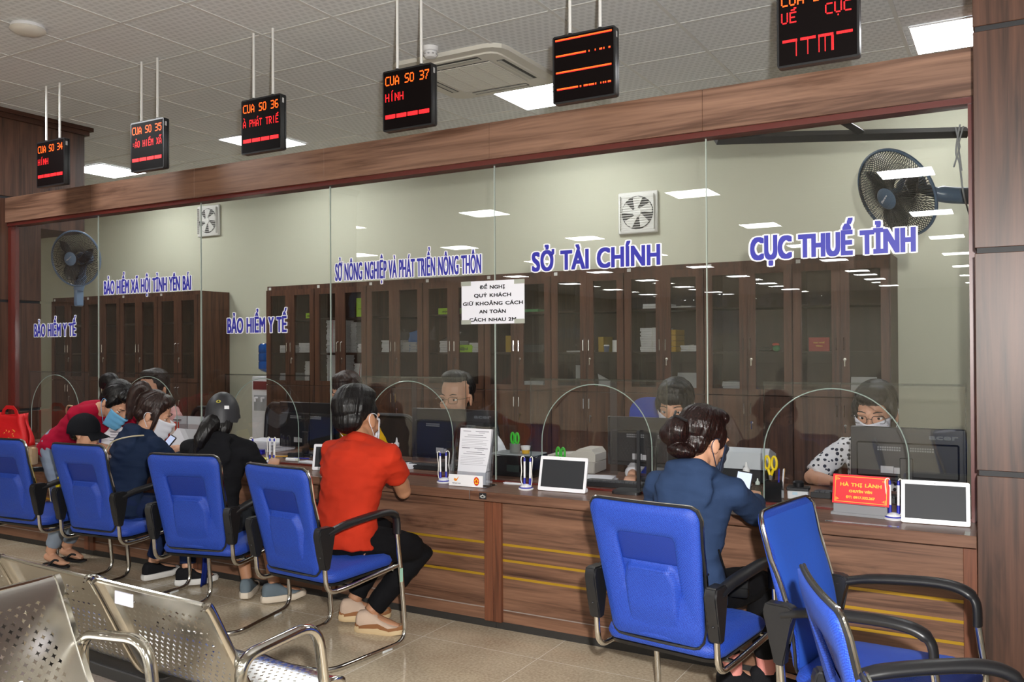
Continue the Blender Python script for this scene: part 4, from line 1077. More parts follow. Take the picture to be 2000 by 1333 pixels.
b = MB(); b.prism([(-.086, .038), (-.078, .046), (-.068, .040), (-.05, .058), (-.066, .030), (-.078, .028)], lambda a, c, d: Vector((a, d, c)), -.0775, -.0769); b.build('orange_bird_mark', mat('orange mark', 'e58a1c', .5), cd_, smooth=0)
q = letters('VIETNAM POST', .055, .006, .0003, .001, True); xform(q, Matrix.Translation((-.067, -.0772, .014))); q.build('small_print', mat('print grey blue', '6b6b78', .6), cd_, smooth=0, norm=False)
b = MB(); b.prism([(.06 + .017 * math.cos(a), .034 + .024 * math.sin(a)) for a in [2 * PI * k / 24 for k in range(24)]], lambda a, c, d: Vector((a, d, c)), -.0775, -.0769); rd = b.build('red_roundel', mat('roundel red', 'cf2418', .45), cd_, smooth=0)
b = MB()
for k in range(5):
    a = 2 * PI * k / 5 + .3; b.ell((.06 + .009 * math.cos(a), -.0778, .034 + .0125 * math.sin(a)), (.0045, .0006, .006), Matrix.Rotation(-a, 4, 'Y'), 8, 6)
b.build('yellow_petals', mat('roundel yellow', 'f0c020', .45), rd)
# ---- red name plate
t = thing('name_plate', 'red and gold name plate HÀ THỊ LÀNH on a clear stand', 'name plate', (-.615, -.115, TZ), R(-4))
mx = Matrix.Translation((0, .0, .052)) @ Matrix.Rotation(R(-12), 4, 'X')
b = MB(); b.box(-.122, .122, 0, .006, 0, .132, 0, mx); bd = b.build('plate', mat('name plate red', 'd81424', .3), t, smooth=0)
b = MB()
for x0, x1, z0, z1 in ((-.112, .112, .008, .0105), (-.112, .112, .1215, .124), (-.112, -.1095, .0105, .1215), (.1095, .112, .0105, .1215)): b.box(x0, x1, -.0009, -.0001, z0, z1, 0, mx)
for sx in (-1, 1):
    for sz in (0, 1):
        for k in range(3): b.box(min(sx * (.104 - .006 * k), sx * (.107 - .006 * k)), max(sx * (.104 - .006 * k), sx * (.107 - .006 * k)), -.0009, -.0001, (.013 + .003 * k) if sz == 0 else (.104 + .002 * k), (.028 - .003 * k) if sz == 0 else (.119 - .003 * k), 0, mx)
b.build('gold_border', mat('gold lettering', 'f2b425', .4), bd, smooth=0)
q = None
for s_, w_, h, z in (('HÀ THỊ LÀNH', .178, .0175, .079), ('CHUYÊN VIÊN', .10, .0125, .052), ('ĐT: 0917.332.267', .125, .0125, .025)):
    u = xform(letters(s_, w_, h, .0009, .001, True), mx @ Matrix.Translation((0, -.0012, z))); q = u if q is None else join(q, u)
q.build('gold_text', MATS['gold lettering'], bd, smooth=0, norm=False)
b = MB(); b.box(-.125, .125, -.012, .05, 0, .012); b.box(-.115, .115, -.004, .02, .0122, .05); b.build('clear_stand', mat('frosted perspex', 'c9cbd0', .15, trans=.6), t, smooth=0)
# ---- red shopping bag, paper sign
M_bag = mat('red nonwoven fabric', 'c81218', .55, bump=(120, .15))
t = thing('shopping_bag', 'red nonwoven shopping bag with gold flowers at the far left end', 'bag', (-7.13, -.155, TZ))
b = MB()
def bagf(u, v):
    a = 2 * PI * u; k = 1 - .18 * v
    return Vector((.225 * k * (math.copysign(abs(math.cos(a)) ** .5, math.cos(a))) + .012 * math.sin(6 * v), .085 * (1 - .45 * v) * (math.copysign(abs(math.sin(a)) ** .6, math.sin(a))) + .01 * math.sin(11 * u * 2 + 4 * v), .25 * v + .012 * math.sin(14 * u) * v))
b.grid(bagf, 32, 8); b.build('body', M_bag, t, 180, thick=.003)
b = MB(); b.prism([(-.13, .245), (-.10, .30), (-.05, .335), (.05, .335), (.10, .30), (.13, .245), (.075, .262), (.06, .297), (.03, .305), (-.03, .305), (-.06, .297), (-.075, .262)], lambda a, c, d: Vector((a, d - .02, c - .015)), -.002, .002); b.build('handle', M_bag, t, smooth=0)
b = MB(); q = random.Random(5)
for k in range(26):
    x, z = q.uniform(-.17, .19), q.uniform(.02, .13); a = q.uniform(0, 3)
    b.tube(spline([(x, -.094 + .02 * z, z), (x + .014 * math.cos(a), -.095 + .02 * z, z + .01 * math.sin(a)), (x + .02 * math.cos(a + 1), -.094 + .02 * z, z + .014 * math.sin(a + 1))], 3), .002, 4)
b.build('gold_flowers', mat('gold ink', 'd0a040', .4), t)
t = thing('paper_sign', 'white paper sign standing behind the bent woman\'s blue mask', 'sign', (-5.955, -.08, TZ), R(8))
b = MB(); b.box(-.12, .12, 0, .003, 0, .30, 0, Matrix.Rotation(R(-6), 4, 'X')); sg = b.build('sheet', M_paper, t, smooth=0)
b = MB()
for k, w_ in enumerate((.07, .09, .08, .10, .085)): b.box(.01 - w_ / 2, .01 + w_ / 2, -.0008, -.0001, .165 - .022 * k, .172 - .022 * k, 0, Matrix.Rotation(R(-6), 4, 'X'))
b.build('print_lines', mat('grey print', '8a8a92', .7), sg, smooth=0)
b = MB(); b.box(-.123, -.119, -.006, .01, 0, .31); b.box(-.12, .12, .004, .05, 0, .004); b.build('stand_edge', M_penb, t, smooth=0)
t = thing('card_folder', 'white card folder standing upright under the red and white box', 'folder', (-5.25, -.02, TZ), R(10))
b = MB(); b.prism([(-.13, 0), (.11, 0), (.13, .19), (-.06, .195), (-.12, .12)], lambda a, c, d: Vector((a, d + .12 * c, c)), 0, .004); b.build('card', M_paper, t, smooth=0)
t = thing('small_carton', 'small red and white carton standing behind the white card folder', 'carton', (-5.77, .30, TZ), R(8))
b = MB(); b.box(-.05, .05, 0, .04, 0, .20); b.build('box', mat('carton red', 'cf3a20', .45), t, smooth=0)
b = MB(); b.box(-.005, .045, -.001, -.0001, .10, .18); b.ell((-.02, -.0008, .14), (.02, .0006, .03), None, 12, 8); b.build('white_print', mat('carton white', 'f0e6da', .5), t, smooth=0)
t = thing('passbook_printer', 'pale grey passbook printer on the left desk beside the clerk in pink', 'printer', (-5.76, .47, TZ), R(5))
b = MB(); b.prism([(0, 0), (.22, 0), (.22, .19), (.05, .23), (0, .17)], lambda y, z, d: Vector((d, y, z)), -.19, .19); b.build('casing', mat('pale grey plastic', 'b9bcc0', .4), t, smooth=0)
b = MB(); b.box(-.17, -.10, .0, .02, .197, .204, 0, Matrix.Translation((0, -.002, .0))); b.build('maker_mark', M_blackp, t, smooth=0)
# ---- printers, boxes and desk clutter on the staff side
t = thing('document_printer', 'long pale grey document printer behind the bun woman\'s shoulder', 'printer', (-1.39, .62, TZ), R(2))
b = MB(); b.box(-.185, .185, 0, .2, 0, .075, .004); b.build('lower_body', M_blackp, t)
b = MB(); b.prism([(0, .076), (.2, .076), (.2, .15), (.03, .195), (0, .17)], lambda y, z, d: Vector((d, y, z)), -.19, .19); b.build('cover', mat('pale printer plastic', 'c3c8ce', .4), t, smooth=0)
b = MB(); b.box(-.16, -.07, -.0015, -.0002, .15, .163); b.build('badge', mat('dark badge', '3a4248', .4), t, smooth=0)
t = thing('receipt_printer', 'black boxy printer beside the leaflet holder, behind the glass seam', 'printer', (-2.615, .2, TZ), R(3))
b = MB(); b.box(-.15, .15, 0, .2, 0, .125, .006); b.build('casing', mat('glossy black', '131416', .18), t)
b = MB(); b.box(-.15, .15, .01, .19, .1252, .134, .003); b.build('lid', mat('pale lid', '9aa0a2', .4), t)
b = MB(); b.box(-.03, .05, -.001, -.0001, .03, .07); b.build('screen', mat('dim display', '26302e', .2), t, smooth=0)
t = thing('desktop_scanner', 'beige desktop scanner with a humped lid, below the acrylic sheet', 'scanner', (-2.375, .5, TZ), R(4))
b = MB(); b.box(-.16, .16, 0, .22, 0, .075, .008); b.build('casing', mat('beige plastic', 'b8b4aa', .5), t)
b = MB(); b.prism([(-.165, .0752), (.165, .0752), (.165, .12), (.14, .15), (.06, .15), (.0, .115), (-.165, .10)], lambda a, z, d: Vector((a, d, z)), .005, .2); b.build('lid', mat('beige lid', 'c6c2b6', .5), t, smooth=0)
def scissors(x, y, z, h, col, label, holder):
    t = thing('scissors', label, 'scissors', (x, y, z), R(-15), 'office scissors')
    for s_ in (-1, 1):
        b = MB(); b.tube([(s_ * .019 + .0135 * math.cos(a) + .1 * 0, 0, h - .035 + .032 * math.sin(a)) for a in [2 * PI * k / 20 for k in range(20)]], .0062, 8, True); b.tube([(s_ * .013, 0, h - .068), (s_ * .004, 0, h - .095)], .0068, 8); b.build('handle', col, t)
        b = MB(); b.prism([(s_ * .001, h - .09), (s_ * .012, h - .09), (-s_ * .01, 0.005), (-s_ * .014, 0.005)], lambda a, c, d: Vector((a, d + s_ * .0012, c)), -.001, .001); b.build('blade', M_chrome, t, smooth=0)
    return t
def cup(name, x, y, z, r, h, m, label, cat='pen pot'):
    t = thing(name, label, cat, (x, y, z)); b = MB(); b.lathe([(r * .9, .002), (r * .92, 0), (r, h), (r * .93, h), (r * .88, .004)], n=20); b.build('wall', m, t)
    b = MB(); b.lathe([(0, 0), (r * .9, 0), (r * .9, .003), (0, .003)], n=20); b.build('bottom', m, t); return t
M_gsc = mat('scissors green', '3fbf3a', .35); M_ysc = mat('scissors yellow', 'efd21e', .35)
cup('pen_cup', -2.635, .28, TZ + .135, .034, .055, mat('clear cup', 'b9bdb9', .2, trans=.6), 'clear cup on the black printer holding green scissors')
scissors(-2.635, .28, TZ + .1385, .118, M_gsc, 'green handled scissors standing in the clear cup on the black printer', None)
t = thing('paper_cup', 'small white and yellow paper cup beside the green scissors on the printer', 'cup', (-2.555, .27, TZ + .135)); b = MB(); b.lathe([(0, 0), (.022, 0), (.026, .022), (0, .022)], n=16); b.build('lower_cup', M_yel, t); b = MB(); b.lathe([(0, .0222), (.026, .0222), (.031, .045), (0, .045)], n=16); b.build('upper_cup', M_white, t)
t = thing('ruler', 'clear plastic ruler standing upright left of the green scissors', 'ruler', (-2.70, .31, TZ + .135), R(5)); b = MB(); b.box(-.016, .016, 0, .0025, 0, .215, 0, Matrix.Rotation(R(-6), 4, 'Y')); b.build('strip', M_clear, t, smooth=0)
cup('pen_cup', -2.285, .2, TZ, .036, .10, M_blackp, 'black pen cup hidden behind the left tablet')
scissors(-2.285, .2, TZ + .0035, .19, M_gsc, 'green handled scissors peeping over the top of the tablet', None)
t = thing('pen_pot', 'square black pen pot holding yellow scissors beside the right arch edge', 'pen pot', (-1.04, .065, TZ), R(5))
for x0, x1, y0, y1 in ((-.042, .042, -.042, -.039), (-.042, .042, .039, .042), (-.042, -.039, -.039, .039), (.039, .042, -.039, .039)):
    b = MB(); b.box(x0, x1, y0, y1, 0, .105); b.build('wall', mat('glossy black', '131416', .18), t, smooth=0)
b = MB(); b.box(-.042, .042, -.042, .042, -.0, .003); b.build('bottom', M_blackp, t, smooth=0)
scissors(-1.055, .065, TZ + .0035, .225, M_ysc, 'yellow handled scissors standing in the square black pen pot', None)
for k, (px, c, nm) in enumerate(((-1.022, M_penb, 'blue pen in the square black pot'), (-1.008, M_white, 'white pen in the square black pot'), (-1.013, mat('orange pencil', 'c99a3a', .4), 'orange pencil in the square black pot'))):
    t = thing('pen', nm, 'pen', (px, .07 + .01 * k, TZ + .0035)); b = MB(); b.tube([(0, 0, 0), (.006 + .006 * k, .0, .15)], .0042, 8); b.build('barrel', c, t)
    b = MB(); b.tube([(.006 + .006 * k, 0, .1502), (.0068 + .006 * k, 0, .163)], [.0045, .003], 8); b.build('cap', c, t)
def bottle(x, y, r, h, col, capc, label, liquid=None):
    t = thing('sanitizer_bottle', label, 'bottle', (x, y, TZ)); b = MB(); b.lathe([(0, 0), (r, 0), (r, h * .55), (r * .8, h * .66), (r * .4, h * .72), (0, h * .72)], n=20); b.build('bottle', col, t)
    b = MB(); b.lathe([(0, h * .7202), (r * .52, h * .7202), (r * .52, h * .83), (r * .25, h * .87), (r * .12, h), (0, h)], n=16); b.build('cap', capc, t)
    if liquid: b = MB(); b.lathe([(0, .002), (r * .93, .002), (r * .93, h * .38), (0, h * .38)], n=18); b.build('liquid', liquid, t)
M_pet = glass('clear bottle', (.82, .86, .87), 2.2, 1.45)
bottle(-1.185, .10, .033, .185, M_pet, M_white, 'clear sanitizer bottle with a white pointed cap near the bun woman\'s phone', glass('clear gel', (.85, .9, .9), 1.5, 1.3))
bottle(-1.125, .085, .022, .11, M_pet, mat('clear cap', 'c9d4cc', .25), 'small bottle of green gel beside the clear sanitizer bottle', mat('green gel', '2fb32a', .2, trans=.4))
bottle(-3.40, .11, .03, .205, M_pet, M_white, 'clear sanitizer bottle with a white cap beside the red shirted man\'s arm', glass('clear gel', (.85, .9, .9), 1.5, 1.3))
def keyboard(x, y, rz, label, w_=.42):
    t = thing('keyboard', label, 'keyboard', (x, y, TZ), rz, 'black keyboards')
    b = MB(); b.prism([(-.07, .001), (.07, .001), (.07, .028), (-.07, .016)], lambda y_, z, d: Vector((d, y_, z)), -w_ / 2, w_ / 2); b.build('casing', M_blackp, t, smooth=0)
    b = MB()
    for r_ in range(5):
        for k in range(15):
            x0 = -w_ / 2 + .012 + k * (w_ - .024) / 15; y0 = -.058 + r_ * .023; z0 = .0175 + (y0 + .07) * .086
            b.box(x0, x0 + .0235 * w_ / .42, y0, y0 + .019, z0, z0 + .007)
    k_ = b.build('keys', mat('key caps', '3a3b3e', .5), t, smooth=0)
keyboard(-1.90, .17, R(183), 'black keyboard under the clerk\'s hand below the arch with papers')
keyboard(-.70, .36, R(180), 'black keyboard behind the red name plate')
keyboard(-3.22, .27, R(180), 'black keyboard below the monitor of the man with glasses', .36)
def mouse(x, y, rz, label):
    t = thing('computer_mouse', label, 'mouse', (x, y, TZ + .0), rz); b = MB(); b.ell((0, 0, .017), (.031, .055, .018)); b.build('shell', M_blackp, t); b = MB(); b.tube(spline([(0, .05, .012), (.03, .09, .004), (.09, .1, .003), (.13, .06, .003)], 5), .002, 5); b.build('cable', M_blackp, t)
mouse(-3.45, .27, R(-20), 'black mouse with a cable beside the keyboard of the man with glasses')
t = thing('stamp_machine', 'small black and white desk device right of the pen pot', 'desk device', (-.955, .20, TZ), R(6))
b = MB(); b.box(-.05, .05, 0, .08, 0, .042, .004); b.build('base', mat('pale device', 'b9bcbf', .4), t); b = MB(); b.box(-.055, .055, -.003, .085, .0422, .06, .004); b.build('top', M_blackp, t); b = MB(); b.lathe([(0, .0602), (.026, .0602), (.028, .08), (.022, .088), (0, .09)], (.0, .04, 0), 18); b.build('knob', M_blackp, t)
b = MB(); b.box(-.025, .0, -.001, -.0001, .022, .036); b.build('label_strip', mat('pale blue label', '9db7c6', .5), t, smooth=0)
t = thing('card_reader', 'flat black pad on the counter left of the bun woman', 'card reader', (-1.78, .0, TZ), R(4)); b = MB(); b.prism(rrect(.15, .15, .02, 3), lambda a, c, d: Vector((a, c, d)), 0, .014); b.build('pad', M_blackp, t); b = MB(); b.box(.045, .062, -.008, .008, .0142, .33); b.build('post', mat('dark post', '1b1c20', .3), t, smooth=0)
def papers(x, y, z, w_, d, h, rz, label, m=None, name='paper_pile'):
    t = thing(name, label, 'papers', (x, y, z), rz, 'papers on the counter'); q = random.Random(int(abs(x) * 1000)); b = MB(); n_ = max(2, int(h / .006))
    for k in range(n_): b.box(-w_ / 2, w_ / 2, -d / 2, d / 2, h * k / n_, h * (k + 1) / n_ - .0006, 0, Matrix.Rotation(q.uniform(-.09, .09), 4, 'Z') @ Matrix.Translation((q.uniform(-.01, .01), q.uniform(-.01, .01), 0)))
    b.build('sheets', m or M_paper, t, smooth=0)
papers(-2.12, .28, TZ, .25, .2, .022, R(10), 'loose white papers beside the keyboard, below the arch')
papers(-4.97, .55, TZ, .34, .24, .075, R(6), 'big white paper pile on the desk right of the helmeted customer')
papers(-3.42, .22, TZ, .16, .12, .03, R(-20), 'thick white note pad beside the red shirted man\'s hand')
papers(-4.60, .12, TZ, .14, .10, .004, R(15), 'yellow note sheet near the pen stands', mat('yellow note', 'd9cf5a', .7))
papers(-4.10, .10, TZ, .22, .07, .01, R(-12), 'folded white leaflet lying by the first tablet')
papers(-6.95, .05, TZ, .2, .12, .006, R(30), 'white paper sheet lying beside the red bag')
papers(-2.46, -.02, TZ, .12, .05, .006, R(5), 'thin white slip lying at the foot of the glass seam')
t = thing('glue_stick', 'white glue stick lying beside the pen stands', 'glue stick', (-4.30, .12, TZ + .012), R(8)); b = MB(); b.cyl((-.05, 0, 0), (.03, 0, 0), .012, 12); b.build('tube', M_white, t); b = MB(); b.cyl((.0302, 0, 0), (.05, 0, 0), .0115, 12); b.build('cap', mat('pale cap', 'd0d0c4', .4), t)
t = thing('stapler', 'blue stamp pad box on the desk right of the helmeted customer', 'stamp pad', (-4.83, .28, TZ), R(12)); b = MB(); b.box(-.06, .06, 0, .05, 0, .022, .003); b.build('base', M_penb, t); b = MB(); b.box(-.06, .06, 0, .05, .0222, .034, .003); b.build('lid', M_penb, t)
t = thing('stapler', 'black and orange stapler among the pens left of the monitor', 'stapler', (-4.42, .28, TZ), R(20)); b = MB(); b.box(-.06, .06, -.012, .012, 0, .01, .002); b.build('base', M_blackp, t); b = MB(); b.box(-.06, .055, -.011, .011, .0102, .035, .003); b.build('arm', M_blackp, t)
for k, (px, py, rz, c, lb) in enumerate(((-4.33, .24, .3, M_penb, 'blue pen lying flat by the stapler'), (-4.42, .20, -.2, M_blackp, 'black pen lying flat by the glue stick'), (-4.55, .26, .5, mat('orange pencil', 'c99a3a', .4), 'orange pen lying flat left of the stapler'))):
    t = thing('pen', lb, 'pen', (px, py, TZ + .005), rz); b = MB(); b.cyl((-.06, 0, 0), (.06, 0, 0), .0045, 8); b.build('barrel', c, t); b = MB(); b.cyl((.0602, 0, 0), (.075, 0, 0), .004, 8, .001); b.build('tip', M_chrome, t)
# ---- staff chairs
M_netb = net('black chair net', '26272a', 300, .40)
def office_chair(x, y, label, top, fab, is_net, rz=PI):
    """staff chair facing rz; high back on a gas lift and five legs"""
    t = thing('office_chair', label, 'chair', (x, y, 0), rz, 'staff chairs')
    b = MB(); b.prism(rrect(.48, .47, .1, 4), lambda a, c, d: Vector((a, c, d)), .42, .485); bmesh.ops.bevel(b.bm, geom=[e for e in b.bm.edges], offset=.012, segments=2, affect='EDGES'); b.build('seat', mat('black seat fabric', '1c1d20', .8) if is_net else fab, t)
    by = lambda z: -.24 - .06 * (z - .5)
    hw = .235
    pts = [Vector((a, by(c + (top + .60) / 2), c + (top + .60) / 2)) for a, c in rrect(2 * hw, top - .60, .11, 5)]
    if is_net:
        b = MB(); b.tube(pts, .02, 8, True); b.build('back_frame', M_blackp, t)
        b = MB(); b.grid(lambda u, v: Vector(((u - .5) * 2 * (hw - .02), by(.62 + v * (top - .64)) + .0, .62 + v * (top - .64))), 6, 8); b.build('back_net', fab, t)
    else:
        b = MB(); b.loft([[p + Vector((0, o, 0)) if True else p for p in pts] for o in (-.03, .03)]); b.build('backrest', fab, t)
    b = MB(); b.tube([(0, -.15, .40), (0, -.29, .45), (0, -.28, .75)], .02, 8); b.build('back_post', M_blackp, t)
    for s_ in (-1, 1):
        b = MB(); b.tube(fillet([(s_ * .22, 0, .42), (s_ * .29, 0, .42), (s_ * .29, 0, .64)], .04), .016, 8); b.box(s_ * .29 - .035, s_ * .29 + .035, -.12, .14, .64, .665, .008); b.build('armrest', M_blackp, t)
    b = MB(); b.cyl((0, 0, .10), (0, 0, .42), .025, 12); b.build('column', M_chrome, t)
    for k in range(5):
        a = 2 * PI * k / 5; b = MB(); b.tube([(0, 0, .10), (.28 * math.cos(a), .28 * math.sin(a), .075)], [.03, .018], 8); lg = b.build('leg', M_blackp, t)
        b = MB(); b.cyl((.27 * math.cos(a) - .018, .27 * math.sin(a), .028), (.27 * math.cos(a) + .018, .27 * math.sin(a), .028), .028, 12); b.build('caster', M_blackp, lg)
M_staffblue = mat('staff chair blue', '2440a8', .7, bump=(300, .15))
office_chair(-5.70, 1.10, 'empty black mesh staff chair in front of the water dispenser', 1.04, M_netb, True, PI - .25)
office_chair(-6.55, 1.10, 'black mesh staff chair of the clerk in pink', .98, M_netb, True)
office_chair(-4.42, 1.12, 'black mesh staff chair of the clerk in yellow', .98, M_netb, True)
office_chair(-3.62, 1.10, 'black mesh staff chair of the man with glasses', .99, M_netb, True, PI + .15)
office_chair(-2.12, 1.25, 'blue backed staff chair beside the clerk with a fringe', 1.175, M_staffblue, False, PI + .1)
office_chair(-.55, 1.12, 'black staff chair of the woman in the dotted blouse', .93, M_netb, True)

# ================================================================ PEOPLE
M_skin = mat('skin', 'c9977a', .5, bump=(90, .05)); M_skin2 = mat('skin tanned', 'b07f60', .5, bump=(90, .05))
def hairmat(name, c1, c2, rough=.36):
    m, n, b = nt(name)
    tc = n.nodes.new('ShaderNodeTexCoord'); mp = n.nodes.new('ShaderNodeMapping'); mp.inputs['Scale'].default_value = (200, 200, 14)
    no = n.nodes.new('ShaderNodeTexNoise'); no.inputs['Scale'].default_value = 1.; no.inputs['Detail'].default_value = 4
    rp = n.nodes.new('ShaderNodeValToRGB'); rp.color_ramp.elements[0].position = .35; rp.color_ramp.elements[0].color = lin(c1); rp.color_ramp.elements[1].position = .7; rp.color_ramp.elements[1].color = lin(c2)
    bp = n.nodes.new('ShaderNodeBump'); bp.inputs['Strength'].default_value = .5; bp.inputs['Distance'].default_value = .006
    n.links.new(tc.outputs['Object'], mp.inputs['Vector']); n.links.new(mp.outputs['Vector'], no.inputs['Vector']); n.links.new(no.outputs['Fac'], rp.inputs['Fac']); n.links.new(no.outputs['Fac'], bp.inputs['Height'])
    n.links.new(rp.outputs['Color'], b.inputs['Base Color']); n.links.new(bp.outputs['Normal'], b.inputs['Normal'])
    b.inputs['Roughness'].default_value = rough; b.inputs['Specular IOR Level'].default_value = .35
    return m
M_hair = hairmat('black hair', '070606', '141010'); M_hairb = hairmat('dark brown hair', '1a110e', '3a2620')
M_cuff = mat('white eye', 'e6e2dc', .25); M_iris = mat('dark iris', '1a0f0a', .15); M_brow = mat('eyebrow', '1a1310', .8); M_lip = mat('lip', 'a8645a', .45)
M_maskb = mat('blue surgical mask', '6fb4e0', .75); M_maskw = mat('white mask', 'e3e4ec', .75); M_maskn = mat('navy mask', '26324a', .8)
def skin_build(b, name, m, parent, vox=.006, smooth=4, folds=0.):
    """melt overlapping closed shapes into one continuous surface"""
    bmesh.ops.recalc_face_normals(b.bm, faces=b.bm.faces)
    me = bpy.data.meshes.new('tmp'); b.bm.to_mesh(me); b.bm.free()
    o = bpy.data.objects.new('tmp', me); COL.objects.link(o)
    r = o.modifiers.new('r', 'REMESH'); r.mode = 'VOXEL'; r.voxel_size = vox
    s_ = o.modifiers.new('s', 'SMOOTH'); s_.factor = .5; s_.iterations = smooth
    me2 = evaluated(o)
    if folds:                                                # drape: ridged creases running mostly across
        nz = noise.noise
        for v, nn in zip(me2.vertices, [n_.vector.copy() for n_ in me2.vertex_normals]):
            x, y, z = v.co
            h = .62 * (.45 - abs(nz(Vector((x * 6.5, y * 6.5, z * 15 + 2.2 * x))))*1.6) + .38 * nz(Vector((x * 15 + 5, y * 15, z * 30)))
            v.co = v.co + nn * (folds * h)
    bpy.data.objects.remove(o); bpy.data.meshes.remove(me)
    me2.name = name; me2.materials.clear(); me2.materials.append(m)
    me2.polygons.foreach_set('use_smooth', [True] * len(me2.polygons))
    q = bpy.data.objects.new(name, me2); COL.objects.link(q)
    if parent is not None: q.parent = parent
    return q
def ik(S, W, a, b_, hint):
    S, W, hint = Vector(S), Vector(W), Vector(hint); d = W - S; L = d.length
    if L > (a + b_) * .995: k = L / ((a + b_) * .995); a *= k; b_ *= k
    u = d.normalized(); x = (a * a - b_ * b_ + L * L) / (2 * L); h = math.sqrt(max(0, a * a - x * x))
    p = hint - u * hint.dot(u); p = p.normalized() if p.length > 1e-5 else Vector((0, 0, -1))
    return S + u * x + p * h
def hand(b, W, d, nrm, side, curl, s=1.):
    """palm and five fingers; d finger direction, nrm out of the palm, side +1 if the thumb lies to d x nrm"""
    d = Vector(d).normalized(); nrm = Vector(nrm); nrm = (nrm - d * nrm.dot(d)).normalized(); w_ = d.cross(nrm) * side
    mx = Matrix((w_, d, nrm)).transposed().to_3x3()
    b.ell(W + d * .045 * s, (.038 * s, .052 * s, .0145 * s), mx); b.ell(W + d * .07 * s, (.039 * s, .03 * s, .012 * s), mx)
    for i, (off, ln, st) in enumerate(((.029, .066, .088), (.010, .076, .094), (-.009, .070, .091), (-.027, .054, .083))):
        p = W + (d * st + w_ * off) * s; pts = [W + (d * .06 + w_ * off * .9) * s, p]; ang = .12
        for k in range(3):
            ang += curl * (1 + .12 * i) * (.55 if k == 0 else .75); sp_ = w_ * off * .35
            v = d * math.cos(ang) + nrm * math.sin(ang) + sp_
            p = p + v.normalized() * ln * s * (.44, .32, .24)[k]; pts.append(p)
        b.tube(pts, [.0095 * s, .0092 * s, .0086 * s, .008 * s, .0062 * s], 8)
    p0 = W + (d * .022 + w_ * .024) * s; v1 = (d * .62 + w_ * .72 + nrm * .25).normalized(); v2 = (d * .85 + w_ * .25 + nrm * (.25 + .3 * curl)).normalized()
    b.tube([p0, p0 + v1 * .036 * s, p0 + v1 * .036 * s + v2 * .03 * s, p0 + v1 * .036 * s + v2 * .055 * s], [.0145 * s, .0115 * s, .0098 * s, .0072 * s], 8)
